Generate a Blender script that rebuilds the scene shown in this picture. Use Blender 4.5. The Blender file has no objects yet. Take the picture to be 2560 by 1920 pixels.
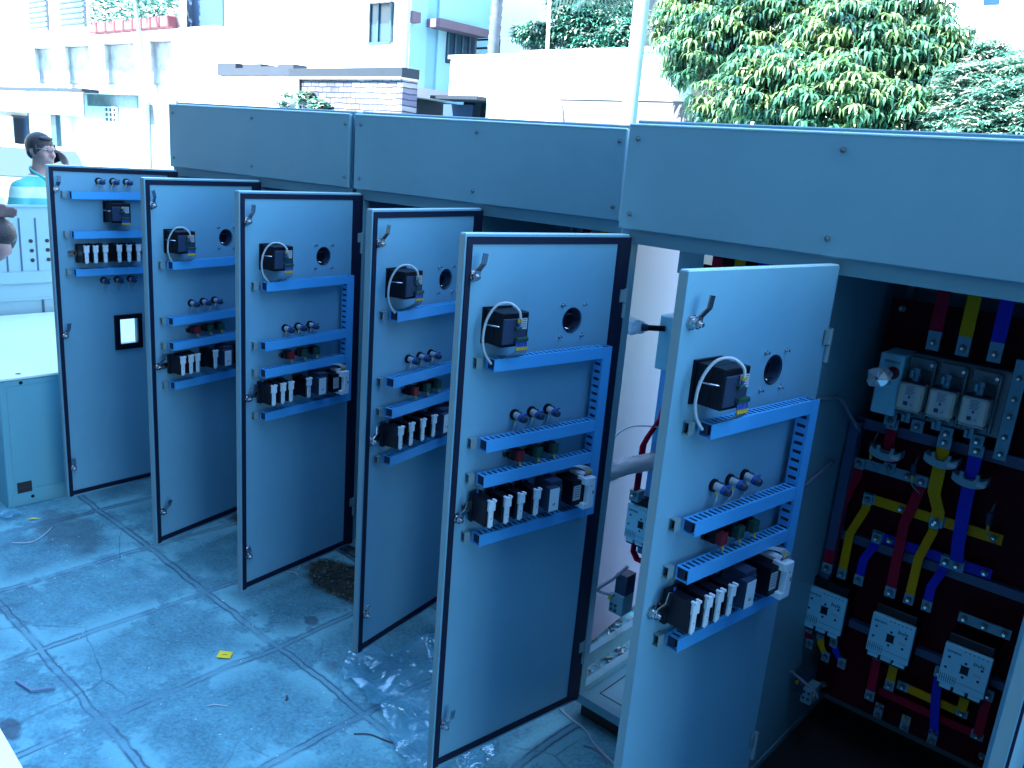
import bpy, math, random
from mathutils import Vector, Matrix
S = bpy.context.scene
PI = math.pi
# ------------------------------------------------------------------ camera
CAM = Vector((1.50516, -2.19658, 1.96986))
RT = Vector((0.73926, 0.668692, 0.079664)); UP = Vector((-0.233109, 0.14312, 0.961861)); FW = Vector((-0.631787, 0.729636, -0.261681))
F = 2070.63
cd = bpy.data.cameras.new('camera'); cam = bpy.data.objects.new('camera', cd); S.collection.objects.link(cam)
cam.matrix_world = Matrix(((RT.x, UP.x, -FW.x, CAM.x), (RT.y, UP.y, -FW.y, CAM.y), (RT.z, UP.z, -FW.z, CAM.z), (0, 0, 0, 1)))
cd.sensor_width = 36; cd.lens = F/2560*36; cd.clip_start = .05; cd.clip_end = 400
S.camera = cam
# ------------------------------------------------------------------ light
SUN_EL, SUN_AZ = math.radians(50), math.radians(-18)      # direction the light travels: mostly +Y, a little +X
world = bpy.data.worlds.new('World'); S.world = world; world.use_nodes = True
wn = world.node_tree.nodes; wl = world.node_tree.links
bg = wn['Background']; bg.inputs['Strength'].default_value = .15
sky = wn.new('ShaderNodeTexSky'); sky.sky_type = 'NISHITA'; sky.sun_disc = False
sky.sun_elevation = SUN_EL; sky.sun_rotation = math.radians(180+18); sky.air_density = 1.6; sky.dust_density = .3; sky.ozone_density = 4.0
wl.new(sky.outputs[0], bg.inputs['Color'])
sd = bpy.data.lights.new('sun', 'SUN'); sd.energy = 5; sd.angle = math.radians(.5); sd.color = (1, .97, .9)
sun = bpy.data.objects.new('sun', sd); S.collection.objects.link(sun)
ld = Vector((math.sin(-SUN_AZ)*math.cos(SUN_EL), math.cos(SUN_AZ)*math.cos(SUN_EL), -math.sin(SUN_EL)))
sun.rotation_euler = ld.to_track_quat('-Z', 'Y').to_euler()
S.view_settings.view_transform = 'Standard'; S.view_settings.look = 'None'; S.view_settings.gamma = 1
S.view_settings.exposure = 3.05
S.render.resolution_x = 1024; S.render.resolution_y = 768
# ------------------------------------------------------------------ helpers
def hit(px, py, P, N):
    v = FW + RT*((px-1280)/F) - UP*((py-960)/F)
    P = Vector(P); N = Vector(N)
    return CAM + v*((P-CAM).dot(N)/v.dot(N))
def HY(px, py, Y): return hit(px, py, (0, Y, 0), (0, 1, 0))
def HX(px, py, X): return hit(px, py, (X, 0, 0), (1, 0, 0))
def HZ(px, py, z=0): return hit(px, py, (0, 0, z), (0, 0, 1))

MATS = {}
def mat(name, col, rough=.5, metal=0, noise=0, scale=6, bump=0, bscale=60, trans=0, alpha=1, emit=None, col2=None, spec=.5, detail=6):
    if name in MATS: return MATS[name]
    m = bpy.data.materials.new(name); m.use_nodes = True; n = m.node_tree.nodes; l = m.node_tree.links
    b = n['Principled BSDF']; b.inputs['Base Color'].default_value = (*col, 1); b.inputs['Roughness'].default_value = rough
    b.inputs['Metallic'].default_value = metal; b.inputs['Specular IOR Level'].default_value = spec
    if trans: b.inputs['Transmission Weight'].default_value = trans
    if alpha < 1: b.inputs['Alpha'].default_value = alpha
    tc = n.new('ShaderNodeTexCoord')
    if noise:
        t = n.new('ShaderNodeTexNoise'); t.inputs['Scale'].default_value = scale; t.inputs['Detail'].default_value = detail
        t.inputs['Roughness'].default_value = .65
        l.new(tc.outputs['Object'], t.inputs['Vector'])
        r = n.new('ShaderNodeValToRGB'); r.color_ramp.elements[0].position = .3; r.color_ramp.elements[1].position = .7
        c2 = col2 or tuple(c*(1-noise) for c in col)
        r.color_ramp.elements[0].color = (*c2, 1); r.color_ramp.elements[1].color = (*col, 1)
        l.new(t.outputs['Fac'], r.inputs[0]); l.new(r.outputs[0], b.inputs['Base Color'])
        mr = n.new('ShaderNodeMapRange'); mr.inputs['To Min'].default_value = rough*.85; mr.inputs['To Max'].default_value = min(1, rough*1.15)
        l.new(t.outputs['Fac'], mr.inputs[0]); l.new(mr.outputs[0], b.inputs['Roughness'])
    if bump:
        t2 = n.new('ShaderNodeTexNoise'); t2.inputs['Scale'].default_value = bscale; t2.inputs['Detail'].default_value = 3
        l.new(tc.outputs['Object'], t2.inputs['Vector'])
        bp = n.new('ShaderNodeBump'); bp.inputs['Strength'].default_value = bump; bp.inputs['Distance'].default_value = .01
        l.new(t2.outputs['Fac'], bp.inputs['Height']); l.new(bp.outputs[0], b.inputs['Normal'])
    MATS[name] = m
    return m
PAINT = mat('grey_paint', (.120, .305, .395), .38, noise=.12, scale=2.6, bump=.04, bscale=900)
PAINTD = mat('door_paint', (.135, .355, .50), .34, noise=.11, scale=2.6, bump=.04, bscale=900)
EDGE = mat('door_edge_paint', (.15, .27, .31), .40, noise=.05, scale=3)
RIM = mat('skylit_top_rim', (.50, .78, .84), .22)  # top edges coloured pale to imitate sky light catching them
DARKP = mat('plinth_and_shade_black', (.012, .014, .018), .6)
GASK = mat('gasket_black', (.004, .010, .032), .6, spec=.2)
DUCT = mat('duct_blue', (.05, .34, .72), .42, noise=.05, scale=9)
CLIP = mat('clip_grey', (.52, .68, .76), .4)
BLACK = mat('black_plastic', (.003, .004, .010), .4, spec=.2)
BOLTM = mat('dull_screw', (.10, .14, .16), .4, metal=.4)
DGREY = mat('dark_grey_plastic', (.018, .04, .085), .45, spec=.25)
LABEL = mat('label_paper', (.34, .42, .48), .6)
INK = mat('printing_ink', (.02, .04, .08), .6)
GREEN = mat('green_plastic', (.004, .055, .040), .5)
YEL = mat('yellow_plastic', (.42, .32, .02), .45)
BLUEP = mat('blue_ferrule', (.01, .07, .34), .4)
REDP = mat('red_plastic', (.14, .004, .012), .5)
WIRE = mat('wire_grey', (.12, .18, .25), .5)
WIREW = mat('wire_pale', (.34, .44, .50), .45)
ZINC = mat('zinc', (.62, .66, .70), .22, metal=1, noise=.2, scale=40)
TIN = mat('tinned_copper', (.085, .27, .38), .5, metal=.1, noise=.2, scale=14)
RED = mat('red_sleeve', (.28, .001, .026), .5, noise=.15, scale=8, spec=.12)
YELB = mat('yellow_sleeve', (.46, .26, .001), .5, noise=.12, scale=8, spec=.12)
BLU = mat('blue_sleeve', (.003, .010, .42), .5, noise=.1, scale=8, spec=.2)
PLATE = mat('oxide_red_plate', (.045, .0005, .007), .6, noise=.2, scale=4, spec=.1)
CERAM = mat('fuse_ceramic', (.42, .48, .44), .35)
CONT = mat('contactor_grey', (.21, .58, .74), .4, noise=.08, scale=12)
SMOKE = mat('smoked_plastic', (.07, .14, .18), .25, noise=.2, scale=12)
CTM = mat('transformer_white', (.12, .30, .38), .5, noise=.15, scale=20)
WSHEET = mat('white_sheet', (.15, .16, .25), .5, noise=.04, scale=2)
DKIN = mat('dark_duct_fill', (.010, .022, .06), .7)  # solid dark block inside each duct, behind the slots
DUCTD = mat('inner_duct_grey', (.025, .06, .15), .5)
FOIL = mat('foil', (.8, .85, .9), .12, metal=.6)
GLASS = mat('clear_glass', (.05, .08, .1), .08, spec=.8)

class MB:
    def __init__(s): s.v = []; s.f = []; s.m = []; s.sm = []; s.mats = []
    def mi(s, m):
        if m not in s.mats: s.mats.append(m)
        return s.mats.index(m)
    def add(s, vs, fs, m, smooth=False, M=None):
        o = len(s.v); k = s.mi(m)
        for v in vs:
            v = Vector(v)
            s.v.append(M @ v if M else v)
        for f in fs: s.f.append([i+o for i in f]); s.m.append(k); s.sm.append(smooth)
        return s
    def box(s, x0, x1, y0, y1, z0, z1, m, M=None):
        if x0 > x1: x0, x1 = x1, x0
        if y0 > y1: y0, y1 = y1, y0
        if z0 > z1: z0, z1 = z1, z0
        vs = [(x, y, z) for z in (z0, z1) for y in (y0, y1) for x in (x0, x1)]
        return s.add(vs, [(0, 2, 3, 1), (4, 5, 7, 6), (0, 1, 5, 4), (2, 6, 7, 3), (0, 4, 6, 2), (1, 3, 7, 5)], m, M=M)
    def cham(s, x0, x1, y0, y1, z0, z1, c, m, M=None):
        """box with all edges chamfered by c"""
        cx, cy, cz = (x0+x1)/2, (y0+y1)/2, (z0+z1)/2; hx, hy, hz = (x1-x0)/2, (y1-y0)/2, (z1-z0)/2
        vs = []; idx = {}
        for sx in (-1, 1):
            for sy in (-1, 1):
                for sz in (-1, 1):
                    for a in range(3):
                        d = [hx-c, hy-c, hz-c]; d[a] += c
                        idx[(sx, sy, sz, a)] = len(vs); vs.append((cx+sx*d[0], cy+sy*d[1], cz+sz*d[2]))
        fs = []
        for a in range(3):
            b, c_ = [(1, 2), (0, 2), (0, 1)][a]
            for sg in (-1, 1):
                q = []
                for t in ((-1, -1), (1, -1), (1, 1), (-1, 1)):
                    k = [0, 0, 0]; k[a] = sg; k[b] = t[0]; k[c_] = t[1]; q.append(idx[(*k, a)])
                fs.append(q)
            # edges along axis a
            for s1 in (-1, 1):
                for s2 in (-1, 1):
                    q = []
                    for (e, ax) in ((-1, b), (1, b), (1, c_), (-1, c_)):
                        k = [0, 0, 0]; k[a] = e; k[b] = s1; k[c_] = s2; q.append(idx[(*k, ax)])
                    fs.append(q)
        for sx in (-1, 1):
            for sy in (-1, 1):
                for sz in (-1, 1): fs.append([idx[(sx, sy, sz, a)] for a in range(3)])
        return s.add(vs, fs, m, M=M)
    def cyl(s, p, q, r, m, n=14, r2=None, caps=True, smooth=True, ph=0):
        p = Vector(p); q = Vector(q); d = (q-p).normalized()
        a = d.orthogonal().normalized(); b = d.cross(a); r2 = r if r2 is None else r2
        vs = [p+(a*math.cos(2*PI*i/n+ph)+b*math.sin(2*PI*i/n+ph))*r for i in range(n)] + [q+(a*math.cos(2*PI*i/n+ph)+b*math.sin(2*PI*i/n+ph))*r2 for i in range(n)]
        s.add(vs, [(i, (i+1) % n, n+(i+1) % n, n+i) for i in range(n)], m, smooth)
        if caps: s.add(vs, [list(range(n))[::-1], list(range(n, 2*n))], m)
        return s
    def tube(s, pts, r, m, n=8, sub=0, flat=1.0, r_end=None):
        pts = [Vector(p) for p in pts]
        if sub:
            out = []
            for i in range(len(pts)-1):
                p0 = pts[max(i-1, 0)]; p1 = pts[i]; p2 = pts[i+1]; p3 = pts[min(i+2, len(pts)-1)]
                for k in range(sub):
                    t = k/sub
                    out.append(.5*((2*p1)+(p2-p0)*t+(2*p0-5*p1+4*p2-p3)*t*t+(3*p1-p0-3*p2+p3)*t**3))
            out.append(pts[-1]); pts = out
        N = len(pts); rings = []; ref = None
        for i, p in enumerate(pts):
            d = (pts[min(i+1, N-1)]-pts[max(i-1, 0)]).normalized()
            a = d.orthogonal().normalized() if ref is None else (ref-d*ref.dot(d)).normalized()
            ref = a; b = d.cross(a); rr = r if r_end is None else r+(r_end-r)*i/(N-1)
            rings.append([p+(a*math.cos(2*PI*k/n)+b*math.sin(2*PI*k/n)*flat)*rr for k in range(n)])
        vs = [v for R_ in rings for v in R_]; fs = []
        for i in range(N-1):
            for k in range(n): fs.append((i*n+k, i*n+(k+1) % n, (i+1)*n+(k+1) % n, (i+1)*n+k))
        fs.append(list(range(n))[::-1]); fs.append([(N-1)*n+k for k in range(n)])
        return s.add(vs, fs, m, True)
    def ell(s, c, r, m, nu=16, nv=10, M=None):
        vs = []; fs = []
        for j in range(nv+1):
            th = PI*j/nv
            for i in range(nu):
                ph = 2*PI*i/nu
                vs.append((c[0]+r[0]*math.sin(th)*math.cos(ph), c[1]+r[1]*math.sin(th)*math.sin(ph), c[2]+r[2]*math.cos(th)))
        for j in range(nv):
            for i in range(nu):
                a, b, c2, d = j*nu+i, j*nu+(i+1) % nu, (j+1)*nu+(i+1) % nu, (j+1)*nu+i
                fs.append((a, d, c2, b))
        return s.add(vs, fs, m, True, M=M)
    def ribbon(s, pts, w, t, m, wdir=(1, 0, 0), M=None):
        """flat bar: centre points, width along wdir, thickness t"""
        pts = [Vector(p) for p in pts]; W = Vector(wdir).normalized(); vs = []; fs = []; N = len(pts)
        for i, p in enumerate(pts):
            d = (pts[min(i+1, N-1)]-pts[max(i-1, 0)]).normalized(); nn = d.cross(W).normalized()
            for (a, b) in ((-1, -1), (1, -1), (1, 1), (-1, 1)): vs.append(p+W*(a*w/2)+nn*(b*t/2))
        for i in range(N-1):
            for k in range(4): fs.append((i*4+k, i*4+(k+1) % 4, i*4+4+(k+1) % 4, i*4+4+k))
        fs.append((3, 2, 1, 0)); fs.append([(N-1)*4+k for k in range(4)])
        return s.add(vs, fs, m, M=M)
    def text(s, body, size, m, M, ext=.0004):
        cu = bpy.data.curves.new('t', 'FONT'); cu.body = body; cu.size = size; cu.extrude = ext; cu.resolution_u = 2; cu.align_x = 'CENTER'
        o = bpy.data.objects.new('t', cu); me = o.to_mesh()
        s.add([M @ v.co for v in me.vertices], [list(p.vertices) for p in me.polygons], m)
        o.to_mesh_clear(); bpy.data.objects.remove(o); bpy.data.curves.remove(cu)
        return s
    def mesh(s, name):
        me = bpy.data.meshes.new(name); me.from_pydata([tuple(v) for v in s.v], [], s.f)
        for m in s.mats: me.materials.append(m)
        me.polygons.foreach_set('material_index', s.m); me.polygons.foreach_set('use_smooth', s.sm); me.update()
        return me
    def obj(s, name, parent=None, loc=None, rz=0): return place(s.mesh(name), name, parent, loc, rz)
def place(me, name, parent=None, loc=None, rz=0):
    o = bpy.data.objects.new(name, me); S.collection.objects.link(o); o.parent = parent
    if loc is not None: o.location = loc
    o.rotation_euler = (0, 0, rz)
    return o
def empty(name, loc, rz=0, label=None, cat=None, group=None):
    o = bpy.data.objects.new(name, None); S.collection.objects.link(o); o.location = loc; o.rotation_euler = (0, 0, rz)
    o.empty_display_size = .1
    return tag(o, label, cat, group)
def tag(o, label=None, cat=None, group=None, kind=None):
    if label: o['label'] = label
    if cat: o['category'] = cat
    if group: o['group'] = group
    if kind: o['kind'] = kind
    return o
CACHE = {}
def shared(key, fn):
    if key not in CACHE: mb = MB(); fn(mb); CACHE[key] = mb.mesh(key)
    return CACHE[key]
RX = lambda a: Matrix.Rotation(a, 4, 'X')
RY = lambda a: Matrix.Rotation(a, 4, 'Y')
RZ = lambda a: Matrix.Rotation(a, 4, 'Z')
T = lambda x, y, z: Matrix.Translation((x, y, z))

# ------------------------------------------------------------------ ground
def ground_material():
    m = bpy.data.materials.new('yard_concrete'); m.use_nodes = True; n = m.node_tree.nodes; l = m.node_tree.links
    b = n['Principled BSDF']; b.inputs['Roughness'].default_value = .75
    geo = n.new('ShaderNodeNewGeometry'); pos = geo.outputs['Position']
    def noise(sc, det=6, rough=.6, src=pos):
        t = n.new('ShaderNodeTexNoise'); t.inputs['Scale'].default_value = sc; t.inputs['Detail'].default_value = det; t.inputs['Roughness'].default_value = rough
        l.new(src, t.inputs['Vector']); return t
    def math_(op, a, b_=None, c=None):
        t = n.new('ShaderNodeMath'); t.operation = op
        for i, x in enumerate((a, b_, c)):
            if x is None: continue
            if isinstance(x, (int, float)): t.inputs[i].default_value = x
            else: l.new(x, t.inputs[i])
        return t.outputs[0]
    def ramp(src, p0, p1, c0, c1):
        r = n.new('ShaderNodeValToRGB'); r.color_ramp.elements[0].position = p0; r.color_ramp.elements[1].position = p1
        r.color_ramp.elements[0].color = (*c0, 1); r.color_ramp.elements[1].color = (*c1, 1); l.new(src, r.inputs[0]); return r.outputs[0]
    def mix(fac, a, b_, mode='MIX'):
        t = n.new('ShaderNodeMix'); t.data_type = 'RGBA'; t.blend_type = mode
        if isinstance(fac, (int, float)): t.inputs[0].default_value = fac
        else: l.new(fac, t.inputs[0])
        for i, x in ((6, a), (7, b_)):
            if isinstance(x, tuple): t.inputs[i].default_value = (*x, 1)
            else: l.new(x, t.inputs[i])
        return t.outputs[2]
    # wobble the coordinates
    w = noise(2.3, 5, .55); w2 = noise(14, 3)
    va = n.new('ShaderNodeVectorMath'); va.operation = 'SUBTRACT'; l.new(w.outputs['Color'], va.inputs[0]); va.inputs[1].default_value = (.5, .5, .5)
    vs = n.new('ShaderNodeVectorMath'); vs.operation = 'SCALE'; l.new(va.outputs[0], vs.inputs[0]); vs.inputs['Scale'].default_value = .07
    vb = n.new('ShaderNodeVectorMath'); vb.operation = 'SUBTRACT'; l.new(w2.outputs['Color'], vb.inputs[0]); vb.inputs[1].default_value = (.5, .5, .5)
    vt = n.new('ShaderNodeVectorMath'); vt.operation = 'SCALE'; l.new(vb.outputs[0], vt.inputs[0]); vt.inputs['Scale'].default_value = .018
    vc = n.new('ShaderNodeVectorMath'); vc.operation = 'ADD'; l.new(pos, vc.inputs[0]); l.new(vs.outputs[0], vc.inputs[1])
    vd = n.new('ShaderNodeVectorMath'); vd.operation = 'ADD'; l.new(vc.outputs[0], vd.inputs[0]); l.new(vt.outputs[0], vd.inputs[1])
    sep = n.new('ShaderNodeSeparateXYZ'); l.new(vd.outputs[0], sep.inputs[0]); X, Y = sep.outputs[0], sep.outputs[1]
    def dist_to_grid(c, off, per):      # distance to the nearest line of a grid of given period
        a = math_('ADD', c, -off+per*100.5); a = math_('MODULO', a, per); a = math_('SUBTRACT', a, per/2); return math_('ABSOLUTE', a)
    dx = dist_to_grid(X, -1.62, .56); dy = dist_to_grid(Y, -.54, .69)
    dm = math_('MINIMUM', dx, dy)
    band = n.new('ShaderNodeMapRange'); l.new(dm, band.inputs[0]); band.inputs['From Min'].default_value = .012; band.inputs['From Max'].default_value = .03; band.inputs['To Min'].default_value = 1; band.inputs['To Max'].default_value = 0
    edge = math_('ABSOLUTE', math_('SUBTRACT', dm, .013))
    line = n.new('ShaderNodeMapRange'); l.new(edge, line.inputs[0]); line.inputs['From Min'].default_value = .0015; line.inputs['From Max'].default_value = .0055; line.inputs['To Min'].default_value = 1; line.inputs['To Max'].default_value = 0
    brk = ramp(noise(4.2, 5).outputs['Fac'], .38, .55, (.06, .06, .06), (1, 1, 1))
    line_f = math_('MULTIPLY', line.outputs[0], brk)
    # cracks
    vor = n.new('ShaderNodeTexVoronoi'); vor.feature = 'DISTANCE_TO_EDGE'; vor.inputs['Scale'].default_value = 1.7; l.new(vd.outputs[0], vor.inputs['Vector'])
    cr = n.new('ShaderNodeMapRange'); l.new(vor.outputs['Distance'], cr.inputs[0]); cr.inputs['From Min'].default_value = .002; cr.inputs['From Max'].default_value = .007; cr.inputs['To Min'].default_value = 1; cr.inputs['To Max'].default_value = 0
    brk2 = ramp(noise(2.1, 5).outputs['Fac'], .50, .58, (0, 0, 0), (1, 1, 1))
    crack = math_('MULTIPLY', cr.outputs[0], brk2)
    big = noise(1.1, 8, .7).outputs['Fac']; mid = noise(7, 8, .7).outputs['Fac']; fine = noise(70, 5, .7).outputs['Fac']
    base = ramp(big, .34, .66, (.056, .215, .285), (.108, .365, .465))
    base = mix(.75, base, ramp(mid, .3, .72, (.50, .56, .62), (1.35, 1.26, 1.2)), 'MULTIPLY')
    base = mix(.8, base, ramp(fine, .30, .70, (.5, .52, .55), (1.4, 1.36, 1.32)), 'MULTIPLY')
    # pale cement smeared beside the joints
    sm = n.new('ShaderNodeMapRange'); l.new(dm, sm.inputs[0]); sm.inputs['From Min'].default_value = .02; sm.inputs['From Max'].default_value = .13; sm.inputs['To Min'].default_value = 1; sm.inputs['To Max'].default_value = 0
    smb = ramp(noise(3.2, 6, .65).outputs['Fac'], .47, .51, (0, 0, 0), (1, 1, 1))
    base = mix(math_('MULTIPLY', math_('MULTIPLY', sm.outputs[0], smb), .75), base, (.17, .48, .56))
    base = mix(math_('MULTIPLY', band.outputs[0], .55), base, (.075, .22, .31))
    base = mix(math_('MULTIPLY', line_f, .75), base, (.02, .07, .12))
    base = mix(math_('MULTIPLY', crack, .38), base, (.03, .08, .12))
    # oil spots
    v2 = n.new('ShaderNodeTexVoronoi'); v2.inputs['Scale'].default_value = 2.6; l.new(vd.outputs[0], v2.inputs['Vector'])
    sp = n.new('ShaderNodeMapRange'); l.new(v2.outputs['Distance'], sp.inputs[0]); sp.inputs['From Min'].default_value = .03; sp.inputs['From Max'].default_value = .12; sp.inputs['To Min'].default_value = .55; sp.inputs['To Max'].default_value = 0
    base = mix(sp.outputs[0], base, (.035, .075, .12))
    # pale specks
    v3 = n.new('ShaderNodeTexVoronoi'); v3.inputs['Scale'].default_value = 16; l.new(pos, v3.inputs['Vector'])
    s3 = n.new('ShaderNodeMapRange'); l.new(v3.outputs['Distance'], s3.inputs[0]); s3.inputs['From Min'].default_value = .03; s3.inputs['From Max'].default_value = .055; s3.inputs['To Min'].default_value = .8; s3.inputs['To Max'].default_value = 0
    base = mix(s3.outputs[0], base, (.30, .42, .50))
    # soil, dry debris near the foot of the cabinets
    def patch(x, y, rx, ry, col, amt):
        s0 = n.new('ShaderNodeSeparateXYZ'); l.new(pos, s0.inputs[0])
        a = math_('DIVIDE', math_('SUBTRACT', s0.outputs[0], x), rx); b2 = math_('DIVIDE', math_('SUBTRACT', s0.outputs[1], y), ry)
        d_ = math_('ADD', math_('MULTIPLY', a, a), math_('MULTIPLY', b2, b2))
        d_ = math_('ADD', d_, math_('MULTIPLY', math_('SUBTRACT', mid, .5), 2.6))
        r_ = n.new('ShaderNodeMapRange'); l.new(d_, r_.inputs[0]); r_.inputs['From Min'].default_value = .55; r_.inputs['From Max'].default_value = 1.1; r_.inputs['To Min'].default_value = amt; r_.inputs['To Max'].default_value = 0
        return r_.outputs[0]
    dirt = ramp(noise(45, 6, .8).outputs['Fac'], .35, .7, (.004, .007, .010), (.045, .062, .065))
    base = mix(patch(-1.30, -.02, .30, .14, None, .95), base, dirt)
    base = mix(patch(-2.05, .02, .26, .13, None, .95), base, dirt)
    base = mix(patch(-.62, .10, .16, .10, None, .9), base, dirt)
    base = mix(patch(-1.22, -1.46, .07, .035, None, .75), base, (.025, .045, .08))
    base = mix(patch(-1.13, -.33, .05, .035, None, .7), base, (.025, .045, .08))
    base = mix(patch(-2.6, -.75, .30, .14, None, .45), base, (.035, .055, .075))
    l.new(base, b.inputs['Base Color'])
    h = math_('SUBTRACT', math_('ADD', math_('MULTIPLY', mid, .25), math_('MULTIPLY', fine, .22)), math_('MAXIMUM', line_f, crack))
    bp = n.new('ShaderNodeBump'); bp.inputs['Strength'].default_value = .45; bp.inputs['Distance'].default_value = .009
    l.new(h, bp.inputs['Height']); l.new(bp.outputs[0], b.inputs['Normal'])
    return m
tag(MB().add([(-130, -60, 0), (60, -60, 0), (60, 130, 0), (-130, 130, 0)], [(0, 1, 2, 3)], ground_material()).obj('ground'), kind='structure')

# ------------------------------------------------------------------ unseen building added behind the camera to shade the yard
PLAST = mat('shading_plaster', (.04, .05, .06), .8, noise=.25, scale=.8, bump=.2)
bb = empty('shading_building', (0, -5.6, 0), 0, 'unseen building added behind the camera to shade the yard', 'building')
MB().box(-16, 14, -6, 0, 0, 12.4, PLAST).obj('wall', bb)
MB().box(-16.2, 14.2, -6.2, .25, 12.402, 12.6, PLAST).obj('roof', bb)
for i in range(7):
    MB().box(-14+i*4, -12.4+i*4, .002, .05, 3.2, 4.6, GLASS).obj('window', bb)

# ------------------------------------------------------------------ cabinets
W = .658; CW = 2*W; H = 2.1; DEP = .78; DT = 1.770; DB = .0977; WD = .6371; HX0, HY0 = .0197, -.005
DH = DT-DB
def screw(mb, x, y, z, r=.006):
    mb.cyl((x, y, z), (x, y-.003, z), r*1.2, BOLTM, 12); mb.cyl((x, y-.003, z), (x, y-.0075, z), r*.9, BOLTM, 10, r2=r*.5)
def stud_n(mb, u, v, r=.005, L=.006):
    mb.cyl((u, .0, v), (u, L, v), r, ZINC, 8)
# --- door fittings, in door coordinates: x = from hinge to free edge, y = out of the inner face, z = up
def fn_lock(mb):
    mb.cyl((0, 0, 0), (0, .004, 0), .0185, ZINC, 6, smooth=False)
    mb.cyl((0, .004, 0), (0, .011, 0), .015, ZINC, 6, smooth=False); mb.cyl((0, .011, 0), (0, .020, 0), .012, ZINC, 16)
    mb.cyl((0, .020, 0), (0, .026, 0), .0085, ZINC, 6, smooth=False); mb.cyl((0, .026, 0), (0, .033, 0), .005, ZINC, 10)
    mb.ribbon([(0, .022, -.006), (0, .022, .016), (-.001, .030, .028), (-.003, .037, .038), (-.004, .038, .066)], .017, .0035, ZINC)
def fn_meter(mb):
    # body seen from behind: bezel box against the door, terminal side facing out; x from 0 (hinge side) to .094
    mb.cham(.0002, .0948, .0, .05, .0012, .0948, .002, BLACK); mb.box(-.003, .099, 0, .008, -.003, .099, BLACK)
    mb.cham(.0, .095, .05, .084, .001, .095, .002, BLACK)
    mb.cham(.010, .0935, .084, .090, .010, .080, .0015, DGREY)
    mb.box(.012, .046, .0902, .0910, .050, .080, LABEL)
    for k in range(5): mb.box(.015, .043-.006*(k % 2), .0911, .0914, .0755-k*.005, .0770-k*.005, INK)
    mb.box(.094, .112, .030, .034, .055, .060, ZINC); mb.box(-.020, -.004, .030, .034, .020, .025, BLACK)
    mb.tube([(.112, .032, .0575), (.106, .055, .0575), (.096, .075, .0575)], .0022, ZINC, 6)
    mb.box(-.004, .004, .02, .045, .006, .022, BLACK)
def fn_plugs(mb):
    mb.cham(.036, .056, .090, .101, .050, .059, .001, GREEN)
    mb.cham(.012, .054, .090, .103, .018, .029, .001, GREEN)
    for k in range(6):
        x = .016+k*.0068
        mb.cyl((x, .097, .018), (x, .099, .003), .0030, BLUEP, 8); mb.cyl((x, .099, .003), (x+.001, .100, -.006), .0036, YEL, 8)
        mb.tube([(x, .100, -.006), (x+.004*(k-2), .085, -.022), (x+.003*(k-2), .05, -.042)], .0013, WIRE, 5, sub=3)
    mb.cyl((.046, .097, .059), (.046, .099, .071), .0040, BLUEP, 8)
    for dx in (-.004, .004): mb.cyl((.046+dx, .099, .071), (.046+dx, .101, .079), .0034, YEL, 8)
def fn_cable(mb):
    mb.tube([(.046, .101, .078), (.050, .098, .100), (.070, .080, .118), (.098, .060, .110), (.117, .045, .070), (.122, .040, .020), (.112, .040, -.020), (.090, .045, -.052)], .0037, WIREW, 8, sub=5)
def fn_hole(mb):
    n = 28; R = .0355
    # dark recess of an instrument body set through the door
    vs = [(R*math.cos(2*PI*i/n), .0, R*math.sin(2*PI*i/n)) for i in range(n)]
    mb.add(vs+[(v[0]*.93, -.030, v[2]*.93) for v in vs], [(i, n+i, n+(i+1) % n, (i+1) % n) for i in range(n)], DGREY, True)
    mb.add([(v[0]*.93, -.030, v[2]*.93) for v in vs], [list(range(n))], BLACK)
    for i in range(n):
        a, b_ = 2*PI*i/n, 2*PI*(i+1)/n
        q = [(R*math.cos(t)*k, y, R*math.sin(t)*k) for (k, y) in ((1, .0022), (1.09, .0022), (1.09, -.0005), (1, -.0005)) for t in (a, b_)]
        mb.add(q, [(0, 1, 3, 2), (2, 3, 5, 4)], GASK)
    mb.box(-.02, .018, -.026, -.018, .012, .016, DGREY); mb.tube([(-.02, -.010, -.026), (0, -.006, -.031), (.02, -.010, -.024)], .003, ZINC, 6)
    for (x, z) in ((-.046, .046), (.044, .048), (-.045, -.050), (.045, -.048)): mb.cyl((x, 0, z), (x, .011, z), .0032, ZINC, 8); mb.cyl((x, 0, z), (x, .003, z), .0055, ZINC, 6)
def fn_lamp(mb):
    mb.cyl((0, 0, 0), (0, .007, 0), .0165, BLACK, 18); mb.cyl((0, .007, 0), (-.002, .028, -.002), .0105, WIREW, 12)
    for k in range(3): mb.box(-.011, -.003, .012+k*.005, .0135+k*.005, -.009, .011, INK)
    mb.cyl((-.002, .028, -.002), (-.003, .036, -.004), .0125, BLUEP, 12); mb.cyl((-.003, .036, -.004), (-.004, .050, -.006), .0125, DGREY, 12, r2=.009)
    mb.cyl((.008, .018, -.012), (.011, .024, -.02), .003, YEL, 6); mb.cyl((-.012, .030, .003), (-.020, .036, .008), .0032, BLUEP, 6)
    mb.tube([(.008, .020, -.014), (.018, .028, -.024), (.020, .024, -.040), (.012, .02, -.052)], .0012, WIREW, 5, sub=3)
    mb.tube([(-.004, .045, -.006), (-.010, .044, -.022), (-.006, .03, -.045), (-.003, .02, -.054)], .0012, WIREW, 5, sub=3)
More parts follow.
